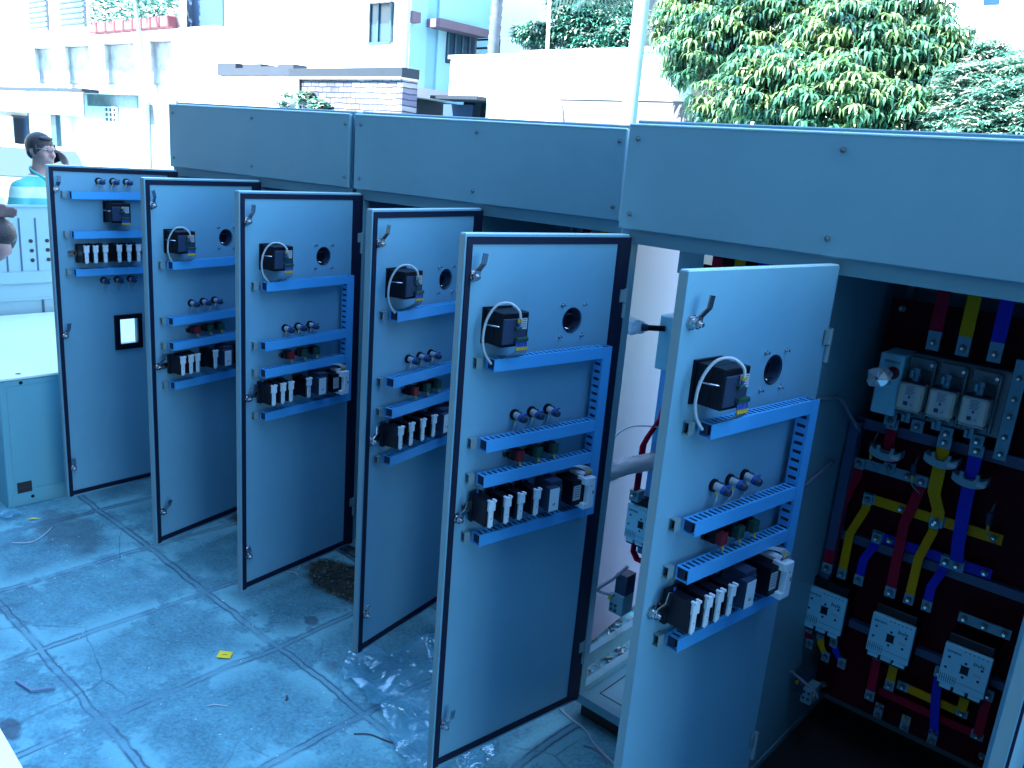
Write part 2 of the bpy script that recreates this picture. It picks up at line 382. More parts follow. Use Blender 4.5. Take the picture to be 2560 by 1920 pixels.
def fn_relay(mb):
    mb.cham(-.019, .019, 0, .016, -.045, .045, .001, BLACK)
    mb.cham(-.016, .016, .016, .078, -.038, .042, .0015, BLACK)
    # retaining clip
    mb.cham(-.0120, .0120, .078, .087, .012, .042, .001, CLIP); mb.cham(-.0085, .0085, .078, .084, -.038, .012, .001, CLIP)
    mb.box(-.0120, -.0050, .076, .090, .040, .046, CLIP); mb.box(.0050, .0120, .076, .090, .040, .046, CLIP); mb.box(-.0025, .0025, .078, .083, -.042, -.034, CLIP)
    mb.box(-.0015, .0015, .0841, .0844, -.014, -.011, INK)
    mb.cyl((-.010, .02, -.046), (-.010, .02, -.055), .003, YEL, 6); mb.cyl((.006, .022, .046), (.006, .022, .054), .0028, BLUEP, 6)
def fn_timer(mb):
    mb.cham(-.036, .012, 0, .070, -.045, .050, .0015, DGREY); mb.box(-.034, -.014, .070, .074, -.030, .036, DGREY)
    mb.cham(-.010, .030, .066, .088, -.038, .038, .001, DGREY)
    mb.box(-.009, .029, .088, .0892, -.036, .036, CLIP)
    for k in range(4): mb.cyl((-.026, .072, -.022+k*.015), (-.026, .077, -.022+k*.015), .003, ZINC, 8)
    mb.text('CE', .010, INK, T(.010, .0895, -.018) @ RZ(PI) @ RX(PI/2))
def fn_module(mb):
    mb.cham(-.024, .030, 0, .080, -.040, .040, .001, BLACK)
    mb.box(-.004, .026, .080, .0812, -.022, .026, LABEL)
    for k in range(5): mb.box(.000, .022, .0813, .0816, .020-k*.008, .022-k*.008, INK)
    mb.cham(-.050, -.022, .006, .098, -.052, .050, .0015, CLIP); mb.cham(-.022, -.006, .060, .098, .028, .050, .001, CLIP); mb.cham(-.022, -.006, .060, .098, -.052, -.034, .001, CLIP)
    mb.box(-.045, -.040, .0981, .0985, -.006, .006, INK); mb.box(-.036, -.032, .0981, .0985, .020, .024, INK)
    for k in range(4):
        mb.cyl((-.044+k*.008, .075, .050), (-.044+k*.008, .080, .060), .0026, BLUEP, 6); mb.cyl((-.044+k*.008, .080, .060), (-.042+k*.008, .082, .068), .0034, YEL, 6)
        mb.tube([(-.043+k*.008, .082, .068), (-.032+k*.008, .070, .078), (-.012+k*.006, .030, .074)], .0016, WIREW, 5, sub=4)
        mb.cyl((-.044+k*.008, .070, -.052), (-.042+k*.008, .072, -.060), .003, BLUEP if k % 2 else YEL, 6)
def fn_block(col):
    def f(mb):
        mb.cham(-.015, .015, 0, .024, -.016, .018, .001, BLACK); mb.cham(-.014, .012, .024, .042, -.015, .016, .001, col)
        for k in range(3): mb.cyl((-.009+k*.008, .042, .004), (-.009+k*.008, .0425, .004), .002, INK, 6)
        mb.cyl((.0, .038, -.016), (.002, .042, -.028), .0028, YEL, 6); mb.tube([(.0, .036, -.016), (.003, .04, -.030), (0, .02, -.042)], .0013, WIRE, 5, sub=2)
    return f
def slotted(L, horizontal=True, every=.0190, hh=.034):
    """wiring duct along +x (length L), height hh, depth .030-.082, slots in the two long sides"""
    def f(mb):
        y0, y1, t = .020, .056, .0016
        mb.box(0, L, y0, y0+t, -hh/2+t, hh/2-t, DUCT); mb.box(.03, L-.005, y0+.004, y1-.012, -hh/2+.004, hh/2-.004, DKIN)
        mb.box(-.001, L, y1-t, y1+t*.6, -hh/2-.0006, hh/2+.0006, DUCT)   # lid
        nsl = int(L/every)
        for sz in (-1, 1):
            z0, z1 = (hh/2-t, hh/2) if sz > 0 else (-hh/2, -hh/2+t)
            mb.box(0, L, y0, y0+.004, z0, z1, DUCT); mb.box(0, L, y1-.007, y1-t, z0, z1, DUCT)
            for k in range(nsl+1):
                a = k*every+.004 if k else 0; b_ = min(L, (k+1)*every-.004+.0045) if k else .0085
                mb.box(a, min(L, a+every-.0090), y0+.004, y1-.007, z0, z1, DUCT)
    return f
def fn_rail(L):
    def f(mb):
        mb.box(0, L, 0, .003, -.010, .010, ZINC); mb.box(0, L, .003, .014, .008, .010, ZINC); mb.box(0, L, .003, .014, -.010, -.008, ZINC)
        mb.box(0, L, .0125, .014, .010, .0135, ZINC); mb.box(0, L, .0125, .014, -.0135, -.010, ZINC)
    return f
def fn_clamp(mb):      # open end of the square mounting rail beside each duct
    mb.box(0, .022, 0, .018, .013, .015, EDGE); mb.box(0, .022, 0, .018, -.015, -.013, EDGE); mb.box(0, .022, .016, .018, -.013, .013, EDGE); mb.box(0, .02, 0, .002, -.013, .013, EDGE)
    mb.box(0, .010, .003, .015, -.012, .012, BLACK)
def fn_hinge(mb):
    mb.cyl((-.004, .004, -.046), (-.004, .004, .0), .0085, EDGE, 10); mb.cyl((-.004, .004, .002), (-.004, .004, .046), .0085, EDGE, 10)
    mb.box(-.004, .022, .003, .008, .004, .044, EDGE)

Y_IN = .025
def make_door(par, hinge, ang, kind, label):
    """hinge in the cabinet's coordinates, ang = rotation of the door's own x axis in the cabinet's coordinates"""
    d = MB(); X1 = WD
    if kind == 'first':       # window cut through the sheet
        ux0, ux1, vz0, vz1 = .243, .336, .785, .914
        for (a, b_, c, e) in ((0, ux0, 0, DH), (ux1, X1, 0, DH), (ux0, ux1, 0, vz0), (ux0, ux1, vz1, DH)): d.box(a, b_, 0, Y_IN, c, e, PAINTD)
    else:
        # sheet with a round instrument hole cut through it
        cx = {'a': .211, 'b': .214, 'c': .213, 'd': .217, 'plain': .243, 'end': .3}[kind]; cz = 1.418 if kind in ('d', 'plain') else 1.412
        a_, n_ = .05, 28
        d.box(0, cx-a_, 0, Y_IN, 0, DH, PAINTD); d.box(cx+a_, X1, 0, Y_IN, 0, DH, PAINTD); d.box(cx-a_, cx+a_, 0, Y_IN, 0, cz-a_, PAINTD); d.box(cx-a_, cx+a_, 0, Y_IN, cz+a_, DH, PAINTD)
        ci, sq = [], []
        for k in range(n_):
            t = 2*PI*k/n_; ci.append((.0355*math.cos(t), .0355*math.sin(t))); q = a_/max(abs(math.cos(t)), abs(math.sin(t))); sq.append((q*math.cos(t), q*math.sin(t)))
        for yy, fl in ((Y_IN, 1), (0, -1)):
            vs = [(cx+x, yy, cz+z) for x, z in ci+sq]
            d.add(vs, [[k, (k+1) % n_, n_+(k+1) % n_, n_+k][::fl] for k in range(n_)], PAINTD)
    d.box(X1+.0002, X1+.0012, .0015, Y_IN-.002, .003, DH-.003, EDGE)
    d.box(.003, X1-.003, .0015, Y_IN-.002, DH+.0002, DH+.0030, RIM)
    door = d.obj('door', par, (hinge[0], hinge[1], DB), ang); door['label'] = label
    def put(key, fn, name, x, z, y=Y_IN, lab=None):
        o = place(shared(key, fn), name, door, (x, y, z))
        if lab: o['label'] = lab
        return o
    if kind != 'plain':
        def gk(mb):
            a, t, b_ = .006, .020, .0045
            mb.box(.020, X1-a-t+.002, 0, b_, DH-a-t, DH-a, GASK); mb.box(.020, X1-a-t+.002, 0, b_, a+.006, a+t+.008, GASK)
            mb.box(X1-a-t+.0022, X1-a, 0, b_, a, DH-a, GASK); mb.box(-.004, .0198, 0, b_, a, DH-a, GASK)
            mb.box(.020, .052, 0, b_, a+t+.0082, DH-a-t-.0002, GASK)
        put('gasket', gk, 'gasket', 0, 0)
    num = {'first': 1, 'a': 2, 'b': 3, 'c': 4, 'd': 5, 'plain': 6, 'end': 7}[kind]
    for k, z in enumerate((1.562, .858, .160)):
        lk = put('cam_lock', fn_lock, 'cam_lock', .606, z); lk.rotation_euler = (0, {2: (.35, -.15, -.3), 3: (-.05, -.2, .45), 4: (-.1, .1, .4), 1: (0, -.1, .2)}.get(num, (-.12, -.2, -.1))[k], 0)
    for z in (1.46, .20): put('hinge', fn_hinge, 'hinge', 0, z)
    if kind == 'plain' or kind == 'end': 
        if kind == 'end': return door
    RLX = {2: (.535, .492, .456, .355), 3: (.540, .494, .453, .358), 4: (.545, .485, .418, .352), 5: (.548, .489, .437, .375), 6: (.560, .509, .464, .414)}
    num = {'first': 1, 'a': 2, 'b': 3, 'c': 4, 'd': 5, 'plain': 6}[kind]
    if num == 1:
        L = .46
        for z in (1.541, 1.354, 1.172):
            put('duct46', slotted(L), 'wiring_duct', .098, z); put('clamp', fn_clamp, 'rail_end', .562, z)
        for x in (.406, .337, .270): put('lamp', fn_lamp, 'indicator_lamp', x, 1.607)
        for x in (.406, .337, .270): put('lamp', fn_lamp, 'indicator_lamp', x, 1.121)
        put('meter', fn_meter, 'power_meter', .292, 1.412); put('plugs', fn_plugs, 'terminal_plug', .292, 1.412)
        put('dinrail', fn_rail(.47), 'mounting_rail', .10, 1.262)
        for x in (.520, .477, .430, .362, .313, .265): put('relay', fn_relay, 'relay', x, 1.262, Y_IN+.012)
        fr = MB()
        for (a, b_, c, e) in ((.220, .243, .755, .936), (.336, .362, .755, .936), (.243, .336, .755, .785), (.243, .336, .914, .936)): fr.box(a, b_, Y_IN, Y_IN+.014, c, e, BLACK)
        fr.obj('window_frame', door)
        return door
    zs = [1.319, 1.081, .966, .778] if num < 6 else [1.319, 1.081, .959, .777]
    if num == 5: zs = [1.321, 1.085, .978, .795]
    if num in (3, 4): zs = [1.313, 1.074, .962, .781]
    if num == 2: zs = [1.309, 1.062, .950, .769]
    for i, z in enumerate(zs):
        put('duct43', slotted(.432), 'wiring_duct', .126 if i else .120, z); put('clamp', fn_clamp, 'rail_end', .562, z)
    vd = MB(); sl = MB(); slotted(zs[0]-zs[3]+.034, every=.0240, hh=.036)(sl)
    for v in sl.v: v.x, v.z = v.z+.105, v.x+zs[3]-.017
    sl.f = [f[::-1] for f in sl.f]
    for v in sl.v: v.y += .0004
    sl.obj('wiring_duct', door, (0, Y_IN, 0))
    hx = {2: .211, 3: .214, 4: .213, 5: .217, 6: .243}[num]
    put('hole', fn_hole, 'instrument_opening', hx, 1.418 if num > 4 else 1.412)
    mx = {2: .452, 3: .446, 4: .458, 5: .464, 6: .478}[num]; mz = 1.377 if num > 2 else 1.362
    put('meter', fn_meter, 'power_meter', mx, mz); put('plugs', fn_plugs, 'terminal_plug', mx, mz); mc = put('mcable', fn_cable, 'meter_cable', mx, mz); mc.scale = ({2: .9, 3: .97, 4: 1.06, 5: 1.0, 6: 1.04}[num], 1, {2: .96, 3: .93, 4: 1.0, 5: 1.03, 6: 1.0}[num])
    lz = 1.147 if num > 4 else (1.132 if num == 4 else 1.125)
    for x in (.428, .362, .298) if num == 6 else (.417, .351, .285): put('lamp', fn_lamp, 'indicator_lamp', x, lz)
    bz_ = (zs[1]+zs[2])/2-.002
    put('railS', fn_rail(.20), 'mounting_rail', .25, bz_)
    put('blkR', fn_block(REDP), 'terminal_block', .418, bz_, Y_IN+.008, 'red terminal block')
    for x in (.345, .280): put('blkG', fn_block(GREEN), 'terminal_block', x, bz_, Y_IN+.008, 'green terminal block')
    rz_ = (zs[2]+zs[3])/2+.006
    put('dinrail', fn_rail(.47), 'mounting_rail', .12, rz_-.005)
    for x in RLX[num]: put('relay', fn_relay, 'relay', x+.006, rz_, Y_IN+.012)
    put('timer', fn_timer, 'timer_relay', {2: .283, 3: .285, 4: .275, 5: .305, 6: .335}[num], rz_-.002, Y_IN+.012)
    if num != 2 and num != 4: put('module', fn_module, 'control_module', .200 if num != 6 else .215, rz_-.006, Y_IN+.012)
    else: put('module', fn_module, 'control_module', .185, rz_-.006, Y_IN+.012)
    return door

def make_cabinet(loc, rz, label, open_left=False, back=True, seed=0):
    c = empty('electrical_cabinet', loc, rz, label, 'electrical cabinet', 'row of electrical cabinets with open doors')
    b = MB(); b.box(.03, CW-.03, .05, DEP-.05, 0, .078, DARKP); b.obj('plinth', c)
    f = MB(); g = PAINT
    zb0, zb1 = .080, .115
    f.box(0, CW, .004, .045, zb0, zb1, g); f.box(0, CW, DEP-.045, DEP, zb0, zb1, g)
    for x0 in (0, W-.022, CW-.030):
        f.box(x0 if x0 else 0, x0+.030 if x0 else .030, .045, DEP-.045, zb0, zb1-.004, g)
    for x0, x1 in ((0, .045), (W-.018, W+.026), (CW-.030, CW)):
        f.box(x0, x1, .006, .040, zb1, 1.7445, g)
        f.box(x0, x1, DEP-.04, DEP, zb1, 1.7445, g)
    f.box(0, CW, .006, .040, 1.7447, 1.795, g); f.box(0, CW, DEP-.04, DEP, 1.7447, 1.795, g)
    for x0 in (0, CW-.03): f.box(x0, x0+.03, .0402, DEP-.0402, 1.7447, 1.795, g)
    if open_left: f.box(.002, .030, .0402, DEP-.0402, .195, .252, g)
    f.obj('frame', c)
    fl = MB()
    for x0, x1 in ((.0305, W-.0225), (W+.0085, CW-.0305)):
        fl.box(x0, x1, .0455, DEP-.0455, .082, .0865, g if x0 < .1 else DARKP)  # right-hand floor coloured near black to stand for its shade
        for (a, b_, e, h) in ((.10, .104, .10, .60), (.10, .50, .10, .104)): fl.box(x0+a-.06, x0+b_-.06, e, h, .0867, .0880, DARKP)
        for k in range(4): fl.cyl((x0+.14+k*.11, .13, .0866), (x0+.14+k*.11, .13, .091), .006, ZINC, 8)
    fl.obj('bottom_plate', c)
    if not open_left: MB().box(-.0012, .0, .006, DEP-.002, .03, 1.796, WSHEET).obj('side_panel', c)
    MB().box(CW, CW+.0012, .006, DEP-.002, .03, 1.796, WSHEET).obj('side_panel', c)
    pt = MB(); pt.box(W+.002, W+.0045, .0402, DEP-.0402, .1113, 1.7445, PAINT); pt.obj('partition', c)
    bp = MB()
    if back: bp.box(.0, CW, DEP+.0002, DEP+.002, .08, 1.796, PAINT)
    else: bp.box(W, CW, DEP+.0002, DEP+.002, .08, 1.796, PAINT); bp.box(.045, .19, DEP-.12, DEP-.118, .10, 1.80, PAINT)
    bp.obj('back_panel', c)
    # busbar chamber on top with its screwed front cover
    ch = MB(); ch.box(.001, CW-.001, .004, DEP, 1.7955, H-.004, PAINT); ch.cham(.004, CW-.004, .022, DEP, H-.0038, H+.014, .003, PAINT); ch.obj('busbar_chamber', c)
    cv = MB(); cv.cham(.0, CW-(.006 if not open_left else .002), -.016, .0035, 1.788, H, .004, PAINT)
    cv.cham(.001, CW-.008, -.0180, -.0100, H-.0050, H+.0022, .0024, RIM)  # pale strip painted along the fold as its sky-lit line
    cov = cv.obj('cover_panel', c)
    for z in (2.058, 1.835):
        for x in (.038, .660, 1.284):
            s_ = MB(); screw(s_, 0, 0, 0, .0062); s_.obj('screw', cov, (x, -.0161, z))
    return c

cabA = make_cabinet((-2.82863, -.04982, 0), .12634, 'far left grey cabinet of the row, its two doors open', seed=1)
cabB = make_cabinet((-1.49757, .11813, 0), .12112, 'middle grey cabinet of the row between the far left one and the near one', seed=2)
cabC = make_cabinet((0, 0, 0), 0, 'near right grey cabinet showing red, yellow and blue busbars and contactors inside', open_left=True, back=False, seed=3)
cabD = make_cabinet((CW+.006, .004, 0), 0, 'grey cabinet at the right edge of the photo, only an open door edge in view', seed=4)
A0 = -PI/2
make_door(cabA, (HX0, HY0), A0-.0915, 'first', 'door with a square black-framed window and no round opening')
make_door(cabA, (HX0+W, HY0), A0+.0854, 'a', 'second door from the left, gasketed')
make_door(cabB, (HX0, HY0), A0-.0051, 'b', 'gasketed door with control module at the hinge side')
make_door(cabB, (HX0+W, HY0), A0+.0443, 'c', 'gasketed door half hidden by the next one')
make_door(cabC, (HX0, HY0), A0-.1436, 'd', 'large gasketed door, nearest one with a black gasket')
make_door(cabC, (HX0+W, HY0), A0-.1248, 'plain', 'nearest door, without a black gasket')
make_door(cabD, (HX0+.002, HY0), A0+.02, 'end', 'door at the right edge of the photo, seen edge on')

# ------------------------------------------------------------------ contents of the near cabinet, right-hand cubicle (cabinet coordinates)
def bolt(mb, x, z, y, r=.0085):
    mb.cyl((x, y, z), (x, y-.0025, z), r*1.25, BOLTM, 12); mb.cyl((x, y-.0025, z), (x, y-.009, z), r, BOLTM, 6, smooth=False); mb.cyl((x, y-.009, z), (x, y-.014, z), r*.5, ZINC, 8)
def hbar(c, x0, x1, z, col, y=.44, h=.032, bolts=(), tin=(), t=.006):
    mb = MB(); mb.box(x0, x1, y, y+t, z-h/2, z+h/2, col)
    for (a, b_) in tin: mb.box(a, b_, y-.0008, y+t+.0008, z-h/2-.0008, z+h/2+.0008, TIN)
    for x in bolts: bolt(mb, x, z, y-.001)
    return mb.obj('busbar', c)
def drop(c, pts, col, w=.030, y=.41, tin=(True, True), bolts=(True, True), ys=None):
    mb = MB(); n = len(pts); P3 = [(p[0], (ys[i] if ys else y), p[1]) for i, p in enumerate(pts)]
    mb.ribbon(P3, w, .006, col)
    for k, i in ((0, 0), (1, n-1)):
        if tin[k]:
            x, yy, z = P3[i]; s_ = -1 if k else 1
            mb.box(x-w/2-.001, x+w/2+.001, yy-.0042, yy+.0042, z-.017, z+.017, TIN)
            if bolts[k]: bolt(mb, x, z, yy-.0045)
    return mb.obj('busbar', c)
def fn_contactor(mb):      # origin at centre of the front face, y negative = towards the viewer
    mb.cham(-.062, .062, .012, .10, -.095, .095, .003, BLACK); mb.cham(-.064, .064, 0, .014, -.068, .066, .002, CONT)
    mb.box(-.011, .011, -.001, .004, -.012, .012, BLACK); mb.box(-.013, .013, -.0008, .0, -.014, -.012, INK); mb.box(-.013, .013, -.0008, 0, .012, .014, INK)
    mb.text('SIEMENS', .0105, INK, T(-.036, -.0006, .040) @ RX(PI/2))
    for (x, z) in ((-.046, .024), (-.050, -.012), (.044, .020), (.040, -.018), (.0, .022), (-.001, -.024)): mb.cyl((x, .001, z), (x, -.0008, z), .0042, INK, 10)
    for k in range(8): mb.box(-.060+k*.006, -.0585+k*.006, -.0008, 0, -.060, -.034, INK)
    mb.box(.024, .046, -.0009, 0, -.006, .002, LABEL)
    # ventilation emblem drawn as a few strokes
    for k in range(5): mb.box(.020+k*.006, .022+k*.006, -.0008, 0, .024+.004*(k % 2), .040-.003*(k % 3), INK)
    mb.box(.018, .050, -.0008, 0, .030, .0315, INK)
    for k in range(6): mb.box(-.010+k*.012, -.006+k*.012, -.0008, 0, .056, .059, INK)
    mb.box(-.062, .062, -.0007, 0, -.047, -.0463, INK)
    for k in (-1, 0, 1): mb.cham(k*.040-.016, k*.040+.016, .0, .012, -.082, -.069, .001, CONT)
def fn_fuse(mb):
    mb.cham(-.035, .035, -.052, .0, -.040, .040, .006, CERAM); mb.cham(-.033, .033, -.050, -.004, .0402, .0435, .001, DGREY); mb.cham(-.033, .033, -.050, -.004, -.0435, -.0402, .001, CERAM)
    mb.box(-.016, .016, -.0528, -.0522, -.036, .037, LABEL)
    mb.text('SIEMENS', .0062, INK, T(0, -.0531, .029) @ RX(PI/2), .0002)
    for k in range(5): mb.box(-.012+.002*(k % 2), .012-.002*((k+1) % 3), -.0532, -.0530, .0245-k*.0045, .0262-k*.0045, INK)
    mb.box(-.003, .003, -.0534, -.0530, -.004, .003, INK)
    mb.box(-.013, -.001, -.0532, -.0530, -.026, -.014, INK); mb.text('CE', .008, INK, T(.008, -.0531, -.024) @ RX(PI/2), .0002)
    for s_ in (1, -1):
        mb.box(-.009, .009, -.030, -.026, s_*.043, s_*.082, TIN)
        mb.cham(-.012, -.003, -.045, -.012, s_*.056 if s_ > 0 else -.078, s_*.078 if s_ > 0 else -.056, .001, TIN)
        mb.box(.002, .010, -.040, -.014, s_*.050, s_*.066, TIN)
def fn_ct(mb):
    n = 9
    for k in range(n):
        a0, a1 = math.radians(205+k*130/n), math.radians(205+(k+1)*130/n)
        x0, x1 = .044*math.cos(a0)*1.15, .044*math.cos(a1)*1.15; z0, z1 = .026*math.sin(a0)+.018, .026*math.sin(a1)+.018
        mb.add([(x0, -.018, z0-.011), (x1, -.018, z1-.011), (x1, -.018, z1+.011), (x0, -.018, z0+.011), (x0, .022, z0-.011), (x1, .022, z1-.011), (x1, .022, z1+.011), (x0, .022, z0+.011)],
               [(0, 1, 2, 3), (4, 7, 6, 5), (3, 2, 6, 7), (0, 4, 5, 1), (0, 3, 7, 4), (1, 5, 6, 2)], CTM)
    for x in (-.022, .020): mb.cyl((x, -.014, .010), (x, -.014, .024), .006, CTM, 8); mb.box(x-.008, x+.008, -.019, -.008, .002, .010, CTM)
    mb.box(.020, .042, -.0195, -.018, -.008, .004, LABEL)
def interior(c, ox, oy, full=True):
    cc = c
    def X(x): return x+ox
    pl = MB(); pl.box(X(.700), X(1.290), .478+oy, .481+oy, .270, 1.655, PLATE)
    for (x, z) in ((.735, 1.625), (1.255, 1.0), (.73, .30), (1.23, .31)): bolt(pl, X(x), z, .478+oy, .009)
    pl.obj('mounting_plate', cc)
    # incoming droppers
    for x, z0, col, nm in ((.860, 1.556, RED, 'red'), (.940, 1.556, YELB, 'yellow'), (1.022, 1.556, BLU, 'blue')):
        mb = MB(); mb.box(X(x)-.018, X(x)+.018, .400+oy, .406+oy, z0+.030, 1.79, col); mb.box(X(x)-.0175, X(x)+.0175, .399+oy, .407+oy, z0-.026, z0+.0298, TIN); bolt(mb, X(x), z0-.004, .399+oy)
        mb.obj('busbar', cc)
    # load switch with three fuse links
    sw = MB()
    sw.cham(X(.738), X(.808), .350+oy, .47+oy, 1.320, 1.506, .004, CONT); sw.cham(X(.8085), X(1.080), .400+oy, .47+oy, 1.318, 1.512, .004, SMOKE)
    for x in (.848, .932, 1.018): 
        sw.cham(X(x-.035), X(x+.035), .380+oy, .3998+oy, 1.47, 1.505, .003, SMOKE); sw.cham(X(x-.035), X(x+.035), .380+oy, .3998+oy, 1.325, 1.350, .003, SMOKE)
        sw.box(X(x+.036), X(x+.041), .372+oy, .3998+oy, 1.33, 1.50, SMOKE)
        sw.cyl((X(x+.030), .378+oy, 1.49), (X(x+.030), .370+oy, 1.49), .005, ZINC, 8)
    sw.text('SIEMENS', .0125, INK, T(X(.775), .3495+oy, 1.478) @ RX(PI/2))
    for x in (.790, .868, .949, 1.031):
        sw.box(X(x-.017), X(x+.017), .392+oy, .3998+oy, 1.280, 1.3178, TIN); bolt(sw, X(x), 1.298, .392+oy)
    swo = sw.obj('load_switch', cc)
    rd = MB(); rd.cyl((X(.782), .352+oy, 1.450), (X(.782), .338+oy, 1.450), .019, REDP, 18); rd.cyl((X(.782), .338+oy, 1.450), (X(.780), .290+oy, 1.450), .011, DGREY, 14)
    rd.cyl((X(.780), .290+oy, 1.450), (X(.779), .262+oy, 1.450), .0085, BLACK, 10); rd.obj('switch_shaft', swo)
    fo = MB(); random.seed(5)
    vs = []; n, m_ = 12, 7
    for j in range(m_+1):
        for i in range(n):
            a = 2*PI*i/n; r = (.029 if 0 < j < m_ else .004)*(1+random.uniform(-.16, .16)); 
            sq = 1/max(abs(math.cos(a)), abs(math.sin(a)))**.6
            vs.append((X(.778)+r*sq*math.cos(a), .225+oy+j*.0065+random.uniform(-.002, .002), 1.450+r*sq*math.sin(a)*.9))
    fo.add(vs, [(j*n+i, j*n+(i+1) % n, (j+1)*n+(i+1) % n, (j+1)*n+i) for j in range(m_) for i in range(n)], FOIL)
    fo.obj('foil_wrapped_knob', swo)
    for x in (.848, .932, 1.018): place(shared('fuse', fn_fuse), 'fuse_link', swo, (X(x), .372+oy, 1.397))
    # contactors
    for (x, z) in ((.716, .622), (.928, .619), (1.143, .616)):
        co = place(shared('contactor', fn_contactor), 'contactor', cc, (X(x), .372+oy, z))
    # bars between
    hbar(cc, X(.700), X(.935), 1.125, TIN, y=.44+oy, bolts=(X(.716), X(.806), X(.860), X(.905)))
    drop(cc, [(X(.716), 1.125), (X(.716), 1.08), (X(.690), .97), (X(.690), .757)], RED, ys=[.432+oy, .43+oy, .41+oy, .40+oy])
    drop(cc, [(X(.905), 1.125), (X(.905), 1.10), (X(.887), .985), (X(.893), .757)], RED, ys=[.432+oy, .43+oy, .41+oy, .40+oy])
    drop(cc, [(X(.792), 1.280), (X(.792), 1.22), (X(.806), 1.14)], RED, w=.032, y=.425+oy, ys=[.42+oy, .425+oy, .432+oy])
    hbar(cc, X(.745), X(1.145), 1.018, YELB, y=.44+oy, bolts=(X(.763), X(.862), X(1.122)), tin=((X(.745), X(.781)), (X(.948), X(.990))))
    drop(cc, [(X(.763), 1.018), (X(.763), .985), (X(.738), .897), (X(.740), .757)], YELB, w=.026, ys=[.430+oy, .43+oy, .405+oy, .40+oy])
    drop(cc, [(X(.966), 1.013), (X(.966), .985), (X(.949), .895), (X(.949), .757)], YELB, w=.026, ys=[.422+oy, .43+oy, .405+oy, .40+oy])
    drop(cc, [(X(.948), 1.270), (X(.950), 1.11), (X(.970), 1.055), (X(.970), 1.02)], YELB, w=.036, ys=[.402+oy, .405+oy, .418+oy, .424+oy])
    hbar(cc, X(.795), X(1.140), .905, BLU, y=.44+oy, bolts=(X(.813), X(.850), X(1.122)), tin=((X(.795), X(.829)), (X(1.006), X(1.068))))
    drop(cc, [(X(.813), .903), (X(.811), .875), (X(.795), .83), (X(.794), .757)], BLU, w=.026, ys=[.430+oy, .43+oy, .405+oy, .40+oy])
    drop(cc, [(X(1.018), .903), (X(1.016), .875), (X(1.001), .82), (X(1.001), .757)], BLU, w=.026, ys=[.430+oy, .43+oy, .405+oy, .40+oy])
    drop(cc, [(X(1.034), 1.270), (X(1.037), 1.09), (X(1.042), .965), (X(1.050), .905)], BLU, w=.036, ys=[.402+oy, .405+oy, .418+oy, .424+oy])
    for (x, z) in ((.797, 1.190), (.952, 1.214), (1.036, 1.180)): place(shared('ct', fn_ct), 'current_transformer', cc, (X(x), .400+oy, z))
    hbar(cc, X(1.088), X(1.228), .757, TIN, y=.41+oy, h=.030, bolts=(X(1.104), X(1.158), X(1.212)))
    # below the contactors
    drop(cc, [(X(.672), .525), (X(.672), .50), (X(.682), .470)], RED, w=.022, y=.40+oy, tin=(True, True)); drop(cc, [(X(.716), .525), (X(.722), .49), (X(.745), .455)], YELB, w=.022, y=.39+oy); drop(cc, [(X(.762), .520), (X(.775), .49), (X(.800), .460)], BLU, w=.022, y=.385+oy)
    drop(cc, [(X(.897), .535), (X(.899), .46), (X(.900), .386)], RED, w=.026, y=.40+oy); drop(cc, [(X(.950), .535), (X(.950), .49), (X(.950), .450)], YELB, w=.026, y=.40+oy); drop(cc, [(X(1.075), .555), (X(1.080), .47), (X(1.098), .36)], BLU, w=.026, y=.415+oy, tin=(True, False))
    hbar(cc, X(.965), X(1.172), .447, YELB, y=.43+oy, h=.026, bolts=(X(.982), X(1.156)), tin=((X(.965), X(.998)), (X(1.140), X(1.172))))
    drop(cc, [(X(1.156), .540), (X(1.156), .50), (X(1.156), .462)], YELB, w=.026, y=.415+oy, tin=(True, False))
    hbar(cc, X(.912), X(1.222), .385, RED, y=.45+oy, h=.026, bolts=(X(1.207),), tin=((X(1.190), X(1.224)),))
    drop(cc, [(X(1.210), .54), (X(1.210), .46), (X(1.210), .40)], RED, w=.026, y=.43+oy, tin=(True, False))
    for x, col in ((.928, RED), (1.012, YELB), (1.096, BLU)):
        mb = MB(); mb.box(X(x-.013), X(x+.013), .430+oy, .436+oy, .300, .352, TIN); mb.box(X(x-.012), X(x+.012), .4295+oy, .4365+oy, .334, .345, col); bolt(mb, X(x), .345, .430+oy, .006); bolt(mb, X(x), .312, .430+oy, .008); mb.obj('terminal_lug', cc)
    mb = MB(); mb.cham(X(1.078), X(1.112), .392+oy, .400+oy, 1.262, 1.552, .001, TIN)
    for z in (1.50, 1.44, 1.39, 1.33, 1.28): bolt(mb, X(1.095), z, .392+oy, .007)
    mb.obj('neutral_bar', cc)
    # grey inner duct and overload block
    mb = MB(); mb.box(X(.672), X(.702), .400+oy, .45+oy, .60, 1.262, DUCTD); mb.box(X(.672), X(1.28), .448+oy, .474+oy, 1.235, 1.268, DUCTD); mb.obj('wiring_duct', cc)
    mb = MB(); mb.box(X(.702), X(1.28), .450+oy, .474+oy, .850, .880, DUCTD); mb.obj('wiring_duct', cc)
    mb = MB(); mb.box(X(.702), X(1.28), .450+oy, .474+oy, .560, .585, DUCTD); mb.obj('wiring_duct', cc)
    for k, (x, z) in enumerate(((.697, .345), (.726, .322))):
        mb = MB(); mb.cham(X(x-.018), X(x+.018), .33+oy, .40+oy, z-.030, z+.028, .002, CTM if k else DGREY)
        for (a, b_) in ((-.008, .012), (.008, .012), (-.008, -.010), (.008, -.010)): mb.cyl((X(x+a), .331+oy, z+b_), (X(x+a), .327+oy, z+b_), .0048, INK, 10)
        mb.obj('terminal_block', cc)
